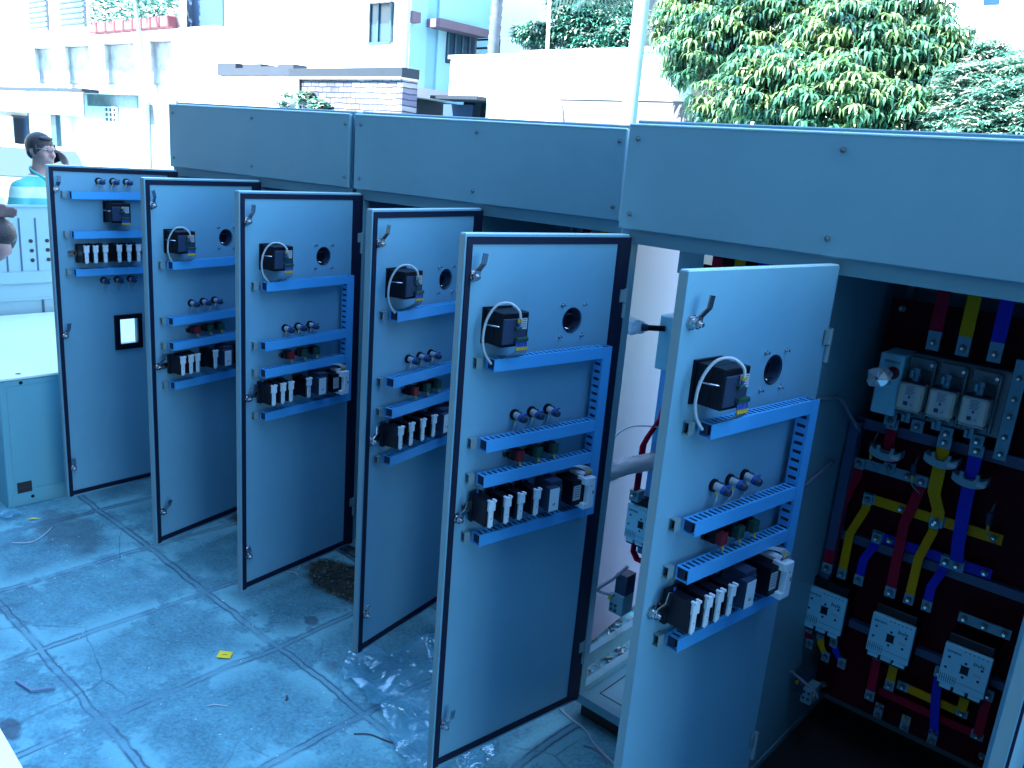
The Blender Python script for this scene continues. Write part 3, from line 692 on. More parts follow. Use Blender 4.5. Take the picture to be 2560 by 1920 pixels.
    mb = MB(); mb.tube([(X(.652), .34+oy, .37), (X(.668), .325+oy, .385), (X(.71), .31+oy, .382), (X(.752), .312+oy, .365), (X(.764), .33+oy, .335), (X(.750), .35+oy, .320)], .005, WIRE, 8, sub=5)
    mb.cyl((X(.748), .350+oy, .320), (X(.738), .352+oy, .322), .006, YEL, 8); mb.cyl((X(.690), .328+oy, .352), (X(.690), .324+oy, .362), .006, YEL, 8); mb.obj('control_cable', cc)
    for (x, z) in ((.750, 1.185), (.880, 1.150), (1.105, 1.07)):
        mb = MB(); mb.tube([(X(x), .44+oy, z+.05), (X(x), .41+oy, z+.02), (X(x+.004), .402+oy, z-.03), (X(x+.03), .42+oy, z-.06)], .0022, WIRE, 6, sub=5); mb.cyl((X(x), .405+oy, z+.03), (X(x+.002), .402+oy, z-.005), .009, DGREY, 8); mb.cyl((X(x+.002), .402+oy, z-.005), (X(x+.004), .402+oy, z-.025), .005, YEL, 6); mb.obj('control_cable', cc)
interior(cabC, 0, 0)
# cable along the partition
mb = MB(); mb.tube([(.663, .05, 1.392), (.674, .16, 1.372), (.676, .26, 1.36), (.685, .34, 1.30), (.70, .42, 1.23)], .006, WIRE, 8, sub=5); mb.tube([(.666, .02, 1.10), (.674, .14, 1.12), (.676, .30, 1.15)], .006, WIRE, 8, sub=4); mb.obj('control_cable', cabC)

# left-hand cubicle of the near cabinet: what shows beside the door
mb = MB(); mb.box(.048, .62, .330, .333, .27, 1.68, PLATE); mb.obj('mounting_plate', cabC)
swo = MB().cham(.062, .130, .20, .32, 1.32, 1.506, .004, CONT).obj('load_switch', cabC)
mb = MB(); mb.cyl((.085, .20, 1.462), (.045, .155, 1.462), .010, BLACK, 12); mb.cyl((.045, .155, 1.462), (.03, .14, 1.462), .013, DGREY, 12); mb.obj('switch_shaft', swo)
fo = MB(); random.seed(8); vs = []; n, m_ = 12, 6
for j in range(m_+1):
    for i in range(n):
        a = 2*PI*i/n; r = (.027 if 0 < j < m_ else .004)*(1+random.uniform(-.2, .2)); sq = 1/max(abs(math.cos(a)), abs(math.sin(a)))**.6
        vs.append((.032-j*.0085+r*.6*math.cos(a), .138-j*.006+r*sq*.6*math.cos(a), 1.462+r*sq*math.sin(a)))
fo.add(vs, [(j*n+i, j*n+(i+1) % n, (j+1)*n+(i+1) % n, (j+1)*n+i) for j in range(m_) for i in range(n)], FOIL); fo.obj('foil_wrapped_knob', swo)
place(shared('contactor', fn_contactor), 'contactor', cabC, (.076, .225, .733))
mb = MB(); mb.ribbon([(.075, .30, 1.22), (.075, .27, 1.13), (.055, .235, 1.065), (.045, .225, 1.03), (.042, .225, .86)], .034, .007, RED, wdir=(0, 1, 0)); mb.box(.026, .062, .206, .245, .82, .86, TIN); bolt(mb, .044, .845, .206); mb.obj('busbar', cabC)
mb = MB(); mb.ribbon([(.045, .25, .662), (.045, .25, .61), (.065, .25, .585), (.09, .25, .585)], .028, .007, RED, wdir=(0, 1, 0)); mb.obj('busbar', cabC)
mb = MB(); mb.box(.050, .078, .27, .32, .60, 1.37, DUCT); mb.obj('wiring_duct', cabC)
mb = MB(); mb.tube([(-.05, .13, .905), (.02, .16, .955), (.10, .24, .985), (.2, .3, 1.0)], .030, DGREY, 14, sub=3); mb.obj('wrapped_conduit', cabC)
PLW = mat('cling_film', (.75, .85, .92), .12, alpha=.35, spec=.9, bump=1.0, bscale=30)
mb = MB(); mb.tube([(-.054, .128, .902), (-.02, .14, .925), (.02, .16, .956), (.10, .24, .986)], .0325, PLW, 14, sub=3); mb.ribbon([(-.055, .12, .91), (-.07, .11, .86), (-.062, .11, .80), (-.05, .115, .77)], .035, .001, PLW, wdir=(.4, .9, 0)); mb.obj('film_wrap', cabC)
mb = MB(); mb.tube([(.09, .27, 1.10), (.02, .20, 1.10), (-.02, .16, 1.07), (-.035, .14, 1.02), (-.02, .13, .985)], .003, WIREW, 6, sub=5); mb.obj('control_cable', cabC)
mb = MB(); mb.cham(.000, .060, .20, .27, .36, .44, .002, CTM); mb.cham(.01, .06, .21, .27, .4402, .52, .002, DGREY); mb.tube([(.05, .22, .56), (.01, .19, .50), (-.03, .17, .455), (-.03, .17, .44), (.03, .18, .445)], .006, WIRE, 8, sub=4); mb.cyl((.004, .198, .425), (.004, .19, .415), .007, YEL, 8)
for k in range(4): mb.cyl((.012+.018*(k % 2), .2005, .375+.02*(k//2)), (.012+.018*(k % 2), .197, .375+.02*(k//2)), .006, INK, 10)
mb.obj('overload_relay', cabC)
for x, col in ((.20, RED), (.28, YELB), (.36, BLU)):
    MB().box(x-.018, x+.018, .28, .286, 1.60, 1.79, col).obj('busbar', cabC)
MB().box(.045, .140, .300, .303, 1.64, 1.79, PAINT).obj('cable_gland_plate', cabC)
MB().box(.196, .64, .304, .306, 1.60, 1.79, PLATE).obj('rear_shield', cabC)
# busbars glimpsed in the middle cabinet
for k, (x, col) in enumerate(((.98, RED), (1.06, YELB), (1.14, BLU))):
    mb = MB(); mb.ribbon([(x-.01, .40, 1.55), (x, .36, 1.66), (x+.03, .30, 1.72), (x+.04, .30, 1.79)], .036, .006, col); mb.obj('busbar', cabB)
MB().box(.85, 1.28, .50, .503, .25, 1.62, PLATE).obj('mounting_plate', cabB)
MB().box(.20, .62, .50, .503, .25, 1.62, PLATE).obj('mounting_plate', cabB)
# ------------------------------------------------------------------ near left: cabinet lying on its back, ribbed panel
SUNW = mat('white_enamel', (.62, .74, .78), .4, noise=.05, scale=3)
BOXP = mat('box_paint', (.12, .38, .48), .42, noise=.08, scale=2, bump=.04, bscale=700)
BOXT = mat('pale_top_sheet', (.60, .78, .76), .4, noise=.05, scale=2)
lc = empty('cabinet_carcass', (-3.015, -.89, 0), 0, 'grey steel carcass at the far left with a pale flat top', 'cabinet carcass')
b = MB(); b.cham(-1.53, -.003, .0, 1.5, .0, .688, .004, BOXP); b.obj('body', lc)
b = MB(); b.cham(-1.54, .004, -.006, 1.506, .689, .703, .003, BOXT); b.cyl((-.06, .11, .703), (-.06, .11, .704), .014, DARKP, 12); b.obj('top', lc)
b = MB(); b.box(-.0028, .0008, .02, .30, .66, .686, BOXP); b.box(-.0028, .0005, .032, 1.4, .095, .655, BOXP)
b.box(-.0028, .0006, .02, 1.4, .02, .085, BOXP)
b.obj('front_plate', lc)
b = MB(); b.box(.0009, .0015, .045, .115, .075, .135, DARKP); b.box(.0016, .0022, .055, .10, .10, .106, DGREY); b.obj('cut_out', lc)
for (y, z) in ((.10, .672), (.115, .045)):
    b = MB(); b.cyl((0, y, z), (.003, y, z), .009, BLACK, 10); b.obj('bolt', lc)
# ribbed panel standing behind it
RIBP = mat('pale_ribbed_sheet', (.24, .44, .52), .5, noise=.06, scale=3)
rp = empty('ribbed_panel', (-4.63, -2.2, 0), 0, 'pale ribbed steel panel with rows of round holes standing behind the carcass', 'steel panel')
PXr = -4.62
zt = HX(5, 512, PXr).z; zb = HX(5, 718, PXr).z
b = MB()
b.box(-.01, .0, 0, 3.2, .05, zt, RIBP)
b.box(-.02, .012, 0, 3.2, zt-.012, zt, RIBP)
b.box(.0002, .02, 0, 3.2, zb+.02, zb+.095, RIBP); b.box(.0003, .008, 0, 3.2, zb-.10, zb-.085, RIBP)
b.obj('sheet', rp)
RG = mat('groove_shadow_gap', (.04, .10, .16), .6)
for k, (px1, py1, px2, py2) in enumerate(((12, 545, 25, 720), (48, 545, 60, 718), (89, 545, 101, 716), (130, 543, 141, 712))):
    y = HX(px1, py1, PXr).y+2.2; z1 = HX(px1, py1, PXr).z
    b = MB(); b.box(.0001, .003, y-.007, y+.003, zb+.10, z1, RG); b.obj('groove', rp)
b = MB(); 
for (px, py) in ((78, 603), (81, 627), (83, 651), (119, 602), (121, 625), (123, 649)):
    q = HX(px, py, PXr); b.cyl((.0005, q.y+2.2, q.z), (.0035, q.y+2.2, q.z), .013, DARKP, 14)
b.obj('hole_pattern', rp)
b = MB(); y = HX(108, 770, PXr).y+2.2; b.box(.0002, .006, y, y+.012, zb-.30, zb-.10, RG); b.obj('groove', rp)

# plain white box at the lower left corner
cs = MB(); q1, q2 = HZ(2, 1832, .30), HZ(52, 1920, .30)
dd = (q2-q1).normalized(); pn = Vector((dd.y, -dd.x, 0)); 
if pn.dot(Vector((0, -1, 0))) < 0: pn = -pn
a, e = q1-dd*.8, q2+dd*.10
bk = empty('white_box', (0, 0, 0), 0, 'plain white box at the lower left corner of the photo', 'crate')
WCR = mat('bright_white_paint', (.86, .90, .92), .35)
def quadbox(mb, pts, z0, z1, m):
    n = len(pts); vs = [(p[0], p[1], z0) for p in pts]+[(p[0], p[1], z1) for p in pts]
    mb.add(vs, [list(range(n))[::-1], list(range(n, 2*n))]+[(i, (i+1) % n, n+(i+1) % n, n+i) for i in range(n)], m)
quadbox(cs, [a, a+pn*.5, e+pn*.5, e], 0, .285, WCR); cs.obj('body', bk)
cs = MB(); quadbox(cs, [a-pn*.004, a+pn*.504, e+pn*.504+dd*.004, e-pn*.004+dd*.004], .2855, .30, WCR); cs.obj('lid', bk)

# ------------------------------------------------------------------ things on the ground
p = HZ(562, 1640, 0)
t = MB(); M = T(p.x, p.y, .006) @ RZ(.75) @ RY(.06)
t.box(-.026, .026, -.022, .022, 0, .0012, mat('yellow_card', (.85, .66, .03), .6, noise=.1, scale=30)); t.add([M @ Vector(v) for v in ()], [], INK)
for v in t.v[:]: pass
t.v = [M @ v for v in t.v]; t.box(0, 0, 0, 0, 0, 0, INK) if False else None
u = MB(); M2 = M @ T(0, 0, .0015)
t.add([M2 @ Vector(v) for v in ((-.008, -.004, 0), (.010, -.002, 0), (.010, .001, 0), (-.008, .000, 0))], [(0, 1, 2, 3)], INK)
tag(t.obj('card'), 'small yellow card lying on the concrete in front of the doors', 'card')
# crumpled film
FILM = bpy.data.materials.new('clear_film'); FILM.use_nodes = True
n = FILM.node_tree.nodes; l = FILM.node_tree.links; bs = n['Principled BSDF']; bs.inputs['Base Color'].default_value = (.55, .75, .88, 1); bs.inputs['Roughness'].default_value = .08; bs.inputs['Specular IOR Level'].default_value = 1.0
nz = n.new('ShaderNodeTexNoise'); nz.inputs['Scale'].default_value = 9; nz.inputs['Detail'].default_value = 5; tc = n.new('ShaderNodeTexCoord'); l.new(tc.outputs['Object'], nz.inputs['Vector'])
mr = n.new('ShaderNodeMapRange'); mr.inputs['From Min'].default_value = .35; mr.inputs['From Max'].default_value = .7; mr.inputs['To Min'].default_value = .10; mr.inputs['To Max'].default_value = .42; l.new(nz.outputs['Fac'], mr.inputs[0]); l.new(mr.outputs[0], bs.inputs['Alpha'])
gl = n.new('ShaderNodeBsdfGlossy'); gl.inputs['Roughness'].default_value = .10; gl.inputs['Color'].default_value = (.65, .9, 1, 1)
tp = n.new('ShaderNodeBsdfTransparent'); tp.inputs['Color'].default_value = (.86, .93, .97, 1)
mxs = n.new('ShaderNodeMixShader'); mr.inputs['To Min'].default_value = .03; mr.inputs['To Max'].default_value = .30; l.new(mr.outputs[0], mxs.inputs[0]); l.new(tp.outputs[0], mxs.inputs[1]); l.new(gl.outputs[0], mxs.inputs[2])
df = n.new('ShaderNodeBsdfDiffuse'); df.inputs['Color'].default_value = (.14, .44, .60, 1); mx2 = n.new('ShaderNodeMixShader'); mx2.inputs[0].default_value = .36; l.new(mxs.outputs[0], mx2.inputs[1]); l.new(df.outputs[0], mx2.inputs[2]); l.new(mx2.outputs[0], n['Material Output'].inputs['Surface'])
MATS['clear_film'] = FILM
def film(name, poly, label, N=60, hh=.05, seed=3, cat='plastic sheet'):
    from mathutils import noise as NZ
    xs = [p_[0] for p_ in poly]; ys = [p_[1] for p_ in poly]
    def inside(x, y):
        c_ = False; j = len(poly)-1
        for i in range(len(poly)):
            (xi, yi), (xj, yj) = poly[i], poly[j]
            if (yi > y) != (yj > y) and x < (xj-xi)*(y-yi)/(yj-yi)+xi: c_ = not c_
            j = i
        return c_
    x0, x1, y0, y1 = min(xs), max(xs), min(ys), max(ys); mb = MB(); idx = {}; vs = []; fs = []
    def hgt(x, y):
        v = Vector((x*5+seed, y*5, seed)); h = abs(NZ.noise(v))+.5*abs(NZ.noise(v*2.1))+.14*abs(NZ.noise(v*4.6))
        return .004+hh*max(0, h)
    for j in range(N+1):
        for i in range(N+1):
            x, y = x0+(x1-x0)*i/N, y0+(y1-y0)*j/N
            if inside(x+.02*NZ.noise(Vector((x*20, y*20, 1))), y+.02*NZ.noise(Vector((x*20, y*20, 7)))):
                idx[(i, j)] = len(vs); vs.append((x+.012*NZ.noise(Vector((x*14, y*14, 3))), y+.012*NZ.noise(Vector((x*14, y*14, 5))), hgt(x, y)))
    for j in range(N):
        for i in range(N):
            q = [idx.get(k) for k in ((i, j), (i+1, j), (i+1, j+1), (i, j+1))]
            if None not in q: fs.append((q[0], q[1], q[2])); fs.append((q[0], q[2], q[3]))
    mb.add(vs, fs, FILM); return tag(mb.obj(name), label, cat)
film('plastic_sheet', [(-.76, -.46), (-.84, -.34), (-.70, -.20), (-.60, -.02), (-.42, .05), (-.12, -.20), (.02, -.45), (-.10, -.62), (-.22, -.60), (-.36, -.56), (-.56, -.50)], 'crumpled clear plastic sheet on the ground between the two nearest doors', N=110, hh=.085)
film('plastic_scrap', [(-2.98, -1.02), (-2.90, -.98), (-2.86, -.93), (-2.90, -.86), (-3.0, -.88)], 'crumpled clear plastic scrap at the foot of the carcass', N=34, hh=.05, cat='plastic scrap')
# bent strip of steel edging
q = [HZ(42+0*1, 1707), HZ(80, 1732), HZ(137, 1724)]
t = MB(); t.ribbon([(v.x, v.y, .007) for v in q], .012, .010, mat('strip_grey', (.10, .20, .32), .5), wdir=(0, 0, 1)); tag(t.obj('metal_strip'), 'bent dark metal strip on the concrete at the lower left', 'metal strip')
def cable(pts, r, m, label, cat='cable', name='cable', group=None):
    t_ = MB(); t_.tube([(p_[0], p_[1], p_[2] if len(p_) > 2 else r+.001) for p_ in pts], r, m, 7, sub=5); tag(t_.obj(name), label, cat, group)
R2 = lambda x, y: HZ(1100+.4341*x, 1200+.4341*y)
cable([R2(x, y)[:2] for x, y in ((690, 1325), (750, 1380), (830, 1440), (890, 1530), (980, 1620), (1060, 1690))], .004, WIREW, 'pale cable lying beside the plinth of the near cabinet, the longer one')
cable([R2(x, y)[:2] for x, y in ((825, 1535), (880, 1550), (930, 1590), (960, 1640))], .0035, WIRE, 'short grey cable curving away from the near cabinet plinth')
G7 = lambda x, y: HZ(x*.4973, 1200+y*.4973)[:2]
cable([G7(*v) for v in ((1425, 467), (1475, 468), (1495, 480), (1498, 497))], .003, WIREW, 'white cable offcut, curled, on the debris by the third door')
cable([G7(*v) for v in ((1512, 420), (1505, 440), (1500, 460))], .003, WIREW, 'short straight white cable offcut behind the curled one', group=None)
cable([G7(*v) for v in ((1780, 1280), (1860, 1283), (1930, 1310), (2005, 1335))], .0025, mat('dark_twig', (.05, .06, .08), .7), 'thin dark twig on the joint beside the plastic sheet', 'twig', 'twig')
cable([G7(*v) for v in ((1440, 1090), (1444, 1102), (1438, 1112))], .004, MATS['dark_twig'], 'tiny dark wire bit left of the plastic sheet', 'wire bit', 'wire_bit')
cable([G7(*v) for v in ((1040, 1140), (1085, 1133), (1145, 1142))], .0022, WIREW, 'thin pale thread on the slab below the yellow card', 'thread', 'thread')
cable([G7(*v) for v in ((60, 320), (150, 318), (210, 290), (265, 240))], .0035, WIREW, 'pale cable end on the slab in front of the carcass', 'cable', 'cable')
q = HZ(1100+.4341*722, 1200+.4341*1282)
t = MB(); t.v = []; t.box(-.012, .012, -.006, .006, 0, .006, mat('blue_tape_bit', (.02, .25, .9), .5)); o = t.obj('tape_bit', None, (q.x, q.y, .003), .5); tag(o, 'small bright blue tape bit beside the near cabinet foot', 'tape')
# debris: dry leaves, chips and moss
random.seed(21)
def scatter(name, cx, cy, rx, ry, n_, cols, smin, smax, label, cat):
    mb = MB()
    for k in range(n_):
        a_, r_ = random.uniform(0, 2*PI), math.sqrt(random.random()); x, y = cx+rx*r_*math.cos(a_), cy+ry*r_*math.sin(a_)
        s_ = random.uniform(smin, smax); th = random.uniform(0, PI); h = random.uniform(.002, .012); M_ = T(x, y, h) @ RZ(th) @ RX(random.uniform(-.8, .8)) @ RY(random.uniform(-.4, .4))
        w_ = s_*random.uniform(.2, .6)
        mb.add([(-s_/2, 0, 0), (0, -w_/2, .001), (s_/2, 0, 0), (0, w_/2, .003)], [(0, 1, 2, 3)], random.choice(cols), M=M_)
    o_ = mb.obj(name); o_['kind'] = 'stuff'; tag(o_, label, cat)
DC = [mat('dry_leaf', (.09, .08, .05), .8), mat('dark_leaf', (.02, .03, .02), .8), mat('moss', (.03, .07, .03), .9), mat('grit', (.12, .17, .2), .8), mat('dust_chip', (.30, .40, .45), .7)]
scatter('leaf_litter', -1.30, -.02, .26, .12, 900, DC[:3]+DC[:4], .004, .022, 'dark leaf litter under the third door', 'litter')
scatter('leaf_litter', -2.05, .02, .22, .12, 700, DC[:3]+DC[:4], .004, .022, 'dark leaf litter under the second door', 'litter')
scatter('leaf_litter', -.62, .08, .14, .10, 300, DC, .004, .018, 'dark leaf litter under the fourth door', 'litter')
scatter('rubble', -.15, .85, .35, .75, 900, DC[3:]+[DC[0]], .01, .05, 'pale rubble seen through the open frame of the near cabinet', 'rubble')
scatter('grit', -1.5, -.85, 1.5, .65, 500, [DC[4], DC[3], mat('chip_white', (.6, .7, .75), .6)], .003, .009, 'pale grit and chips scattered over the concrete', 'grit')
t = MB(); t.cham(-.03, .03, -.02, .02, 0, .085, .002, WCR); q = HX(870, 1335, -.9); o = t.obj('carton', None, (-.865, .36, .087), .12); tag(o, 'small white carton standing on the floor of the middle cabinet', 'carton')
t = MB()
for v in ((150, 203), (170, 196), (192, 203)): pass
lf = MB(); M_ = T(-2.81, -.84, .006) @ RZ(1.0); lf.add([(-.035, 0, 0), (-.01, -.010, .004), (.03, 0, .002), (-.01, .010, .004)], [(0, 1, 2, 3)], mat('yellow_leaf', (.65, .50, .12), .7), M=M_); tag(lf.obj('leaf'), 'single yellowish leaf on the slab in front of the carcass', 'leaf')

# ------------------------------------------------------------------ people
SKIN = mat('skin', (.27, .18, .18), .5, noise=.12, scale=20)
HAIR = mat('hair', (.012, .014, .022), .55, bump=.6, bscale=120)
def shirt_mat():
    m = bpy.data.materials.new('striped_polo'); m.use_nodes = True; n = m.node_tree.nodes; l = m.node_tree.links; b = n['Principled BSDF']; b.inputs['Roughness'].default_value = .8
    tc = n.new('ShaderNodeTexCoord'); sp = n.new('ShaderNodeSeparateXYZ'); l.new(tc.outputs['Object'], sp.inputs[0])
    a = n.new('ShaderNodeMath'); a.operation = 'DIVIDE'; l.new(sp.outputs[2], a.inputs[0]); a.inputs[1].default_value = .150
    f = n.new('ShaderNodeMath'); f.operation = 'FRACT'; l.new(a.outputs[0], f.inputs[0])
    r = n.new('ShaderNodeValToRGB'); r.color_ramp.interpolation = 'CONSTANT'; r.color_ramp.elements[0].position = 0; r.color_ramp.elements[0].color = (.42, .62, .56, 1)
    r.color_ramp.elements[1].position = .52; r.color_ramp.elements[1].color = (.07, .38, .40, 1); l.new(f.outputs[0], r.inputs[0]); l.new(r.outputs[0], b.inputs['Base Color']); return m
POLO = shirt_mat(); COLLAR = mat('collar_teal', (.05, .34, .36), .8); TROU = mat('trousers', (.03, .04, .07), .85); SHOE = mat('shoe', (.01, .01, .012), .4)
def capsule(mb, p, q, r1, r2, m):
    mb.cyl(p, q, r1, m, 14, r2=r2); mb.ell(p, (r1,)*3, m, 12, 8); mb.ell(q, (r2,)*3, m, 12, 8)
def remesh(o, vs=.012, sm=6):
    md = o.modifiers.new('union', 'REMESH'); md.mode = 'VOXEL'; md.voxel_size = vs; md.use_smooth_shade = True
    s2 = o.modifiers.new('smooth', 'SMOOTH'); s2.iterations = sm; s2.factor = .5
    return o
def add_head(mb, c, R):   # head centred at c, R rotates head frame (x forward, y left, z up)
    M = T(*c) @ R
    E = lambda p_, r_, nu=18, nv=12: mb.ell((0, 0, 0), r_, SKIN, nu, nv, M=M @ T(*p_))
    E((-.010, 0, .025), (.098, .078, .098)); E((.020, 0, -.035), (.072, .064, .085)); E((.045, 0, -.085), (.038, .040, .030))
    E((.098, 0, -.010), (.016, .012, .030)); E((.108, 0, -.030), (.014, .017, .012)); E((.082, .0, -.062), (.020, .030, .010)); E((.080, .0, -.078), (.018, .026, .009))
    for s_ in (1, -1): E((.080, s_*.030, .022), (.018, .028, .010)); E((.050, s_*.045, -.025), (.035, .022, .03)); E((-.012, s_*.080, -.008), (.016, .009, .032))
    return M
def hand(mb, w, d, up, side, curl=.5, m=SKIN, L=.085):
    """palm from wrist w along d, palm plane normal 'up', thumb towards 'side'"""
    d = Vector(d).normalized(); up = Vector(up).normalized(); side = Vector(side).normalized(); w = Vector(w)
    for k in range(4):
        o = (k-1.5)*.019; base = w+d*L+side*(-o); capsule(mb, w+side*(-o*.6)+d*.01, base, .013, .012, m)
        ln = (.040, .045, .042, .033)[k]; a = curl*.7; p1 = base+(d*math.cos(a)+up*math.sin(a))*ln; a2 = curl*1.6; p2 = p1+(d*math.cos(a2)+up*math.sin(a2))*ln*.7; a3 = curl*2.3; p3 = p2+(d*math.cos(a3)+up*math.sin(a3))*ln*.5
        capsule(mb, base, p1, .0095, .009, m); capsule(mb, p1, p2, .009, .008, m); capsule(mb, p2, p3, .008, .007, m)
    t1 = w+side*.030+d*.030; t2 = t1+side*.022+d*.03+up*.012; t3 = t2+d*.03+up*.010
    capsule(mb, w+side*.012, t1, .014, .013, m); capsule(mb, t1, t2, .012, .010, m); capsule(mb, t2, t3, .010, .008, m)
# man on the phone
hp = hit(84, 335, (-5.6, 0, 0), (1, 0, 0)); sc = hp.z/1.80
man = empty('person', (hp.x, hp.y+.02, 0), math.atan2(.55, .84), 'man with glasses in a striped teal polo shirt holding a phone to his ear', 'person')
man.scale = (sc, sc, sc)
b = MB(); 
HR = RZ(-.10) @ RY(.05)
add_head(b, (.03, 0, 1.685), HR)
capsule(b, (.0, 0, 1.45), (.02, 0, 1.62), .062, .058, SKIN)
b.ell((0, 0, 1.28), (.12, .18, .27), SKIN, 20, 12); b.ell((0, 0, .98), (.12, .165, .14), SKIN, 20, 12); b.ell((.02, 0, 1.12), (.13, .16, .16), SKIN, 18, 10)
for s_ in (1, -1):
    capsule(b, (0, s_*.08, 1.43), (-.01, s_*.19, 1.41), .065, .058, SKIN)
    capsule(b, (0, s_*.09, .93), (.01, s_*.10, .50), .088, .056, SKIN); capsule(b, (.01, s_*.10, .50), (-.01, s_*.105, .09), .056, .038, SKIN); capsule(b, (-.02, s_*.105, .055), (.15, s_*.12, .035), .042, .032, SKIN)
capsule(b, (-.01, -.20, 1.40), (-.04, -.235, 1.12), .054, .042, SKIN); capsule(b, (-.04, -.235, 1.12), (.06, -.225, .88), .040, .028, SKIN)
hand(b, (.065, -.224, .87), (.2, 0, -1), (.0, 1, 0), (1, 0, .1), .35)
capsule(b, (-.01, .20, 1.40), (.10, .265, 1.20), .052, .042, SKIN); capsule(b, (.10, .265, 1.20), (.115, .165, 1.585), .040, .028, SKIN)
hand(b, (.112, .155, 1.590), (-.35, -.30, 1), (-.3, -1, 0), (1, -.2, .1), .55, L=.06)
remesh(b.obj('body', man), .011, 3)
b = MB(); M = T(.03, 0, 1.685) @ HR
b.ell((0, 0, 0), (.104, .086, .098), HAIR, 20, 14, M=M @ T(-.018, 0, .036)); b.ell((0, 0, 0), (.05, .074, .062), HAIR, 16, 10, M=M @ T(-.050, 0, -.012)); b.ell((0, 0, 0), (.04, .055, .018), HAIR, 16, 8, M=M @ T(.050, -.01, .092))
for s_ in (1, -1): b.ell((0, 0, 0), (.018, .010, .04), HAIR, 10, 8, M=M @ T(.018, s_*.076, .012))
b.obj('hair', man)
b = MB(); b.ell((0, 0, 1.27), (.138, .205, .27), POLO, 24, 16); b.ell((.02, 0, 1.08), (.150, .195, .20), POLO, 24, 14)
for s_ in (1, -1): capsule(b, (0, s_*.07, 1.435), (-.01, s_*.195, 1.405), .074, .072, POLO)
capsule(b, (-.01, -.20, 1.40), (-.032, -.228, 1.20), .070, .066, POLO); capsule(b, (-.01, .20, 1.40), (.07, .250, 1.27), .070, .064, POLO)
remesh(b.obj('polo_shirt', man), .014, 4)
b = MB(); 
b.tube([(.055, .055, 1.50), (.0, .075, 1.535), (-.06, .0, 1.555), (.0, -.075, 1.535), (.055, -.055, 1.50), (.115, -.020, 1.44)], .017, COLLAR, 8, sub=4, flat=.6); b.tube([(.055, .055, 1.50), (.115, .020, 1.44)], .017, COLLAR, 8, sub=2, flat=.6); b.obj('collar', man)
b = MB(); b.ell((0, 0, .95), (.135, .18, .13), TROU, 20, 10)
for s_ in (1, -1): capsule(b, (0, s_*.09, .93), (.01, s_*.10, .50), .098, .072, TROU); capsule(b, (.01, s_*.10, .50), (-.01, s_*.105, .11), .070, .060, TROU)
remesh(b.obj('trousers', man), .016, 3)
for s_ in (1, -1):
    b = MB(); capsule(b, (-.03, s_*.105, .055), (.16, s_*.12, .042), .050, .040, SHOE); b.box(-.06, .19, s_*.11-.045, s_*.11+.045, 0, .02, SHOE); b.obj('shoe', man)
b = MB(); M = T(.03, 0, 1.685) @ HR
for s_ in (1, -1):
    b.tube([M @ Vector((.106+.003*math.cos(a), s_*.033+.024*math.cos(a), .016+.017*math.sin(a))) for a in [k*PI/8 for k in range(17)]], .0016, DGREY, 5)
    b.tube([M @ Vector(v) for v in ((.104, s_*.057, .020), (.06, s_*.080, .022), (-.01, s_*.086, .012))], .002, ZINC, 5)
b.tube([M @ Vector(v) for v in ((.110, .010, .020), (.112, 0, .024), (.110, -.010, .020))], .002, ZINC, 5); b.obj('glasses', man)
Mm = man.matrix_basis if False else (Matrix.Translation(man.location) @ RZ(man.rotation_euler.z) @ Matrix.Scale(sc, 4))
b = MB(); M = Mm @ T(.055, .108, 1.665) @ RZ(-.1) @ RY(-.35)
b.cham(-.030, .030, -.006, .006, -.062, .062, .003, BLACK, M=M); tag(b.obj('mobile_phone'), "black mobile phone held at the glasses-wearing man's ear", 'mobile phone')
# second man, leaning into the picture from the left
h2 = hit(-5, 600, (-3.75, 0, 0), (1, 0, 0)); hd = hit(14, 525, (-3.75, 0, 0), (1, 0, 0))
m2 = empty('person', (-3.78, -1.62, 0), 0, 'bending man at the left edge, only dark hair and a hand in view', 'person')
o2 = Vector(m2.location); hc = h2-o2; hw = hd-o2+Vector((0, -.10, -.02))
b = MB(); HR2 = RZ(PI/2+1.25) @ RY(1.30)
add_head(b, hc, HR2)
sh = Vector((0, .42, 1.19)); pv = Vector((0, .0, .92))
capsule(b, sh+Vector((0, .08, .0)), hc-Vector((0, .07, .02)), .062, .056, SKIN)
capsule(b, pv, sh, .15, .15, SKIN)
for s_ in (1, -1):
    capsule(b, pv+Vector((s_*.09, 0, -.03)), (s_*.11, .05, .50), .088, .056, SKIN); capsule(b, (s_*.11, .05, .50), (s_*.12, -.03, .09), .056, .038, SKIN); capsule(b, (s_*.12, -.05, .05), (s_*.13, .12, .035), .042, .032, SKIN)
capsule(b, sh+Vector((-.19, 0, 0)), sh+Vector((-.24, .08, -.28)), .054, .042, SKIN); capsule(b, sh+Vector((-.24, .08, -.28)), sh+Vector((-.12, .28, -.40)), .040, .028, SKIN); hand(b, sh+Vector((-.12, .28, -.40)), (0, 1, -.2), (1, 0, 0), (0, 0, 1), .4)
capsule(b, sh+Vector((.19, 0, 0)), sh+Vector((.25, -.05, .05)), .054, .042, SKIN); capsule(b, sh+Vector((.25, -.05, .05)), hw, .040, .028, SKIN)
hand(b, hw, (0, 1, .15), (1, 0, -.4), (.3, 0, 1), .45, L=.07)
remesh(b.obj('body', m2), .012, 3)
b = MB(); M = T(*hc) @ HR2; b.ell((0, 0, 0), (.110, .094, .106), HAIR, 20, 14, M=M @ T(-.018, 0, .028)); b.ell((0, 0, 0), (.072, .092, .085), HAIR, 16, 10, M=M @ T(-.046, 0, -.022))
random.seed(4)
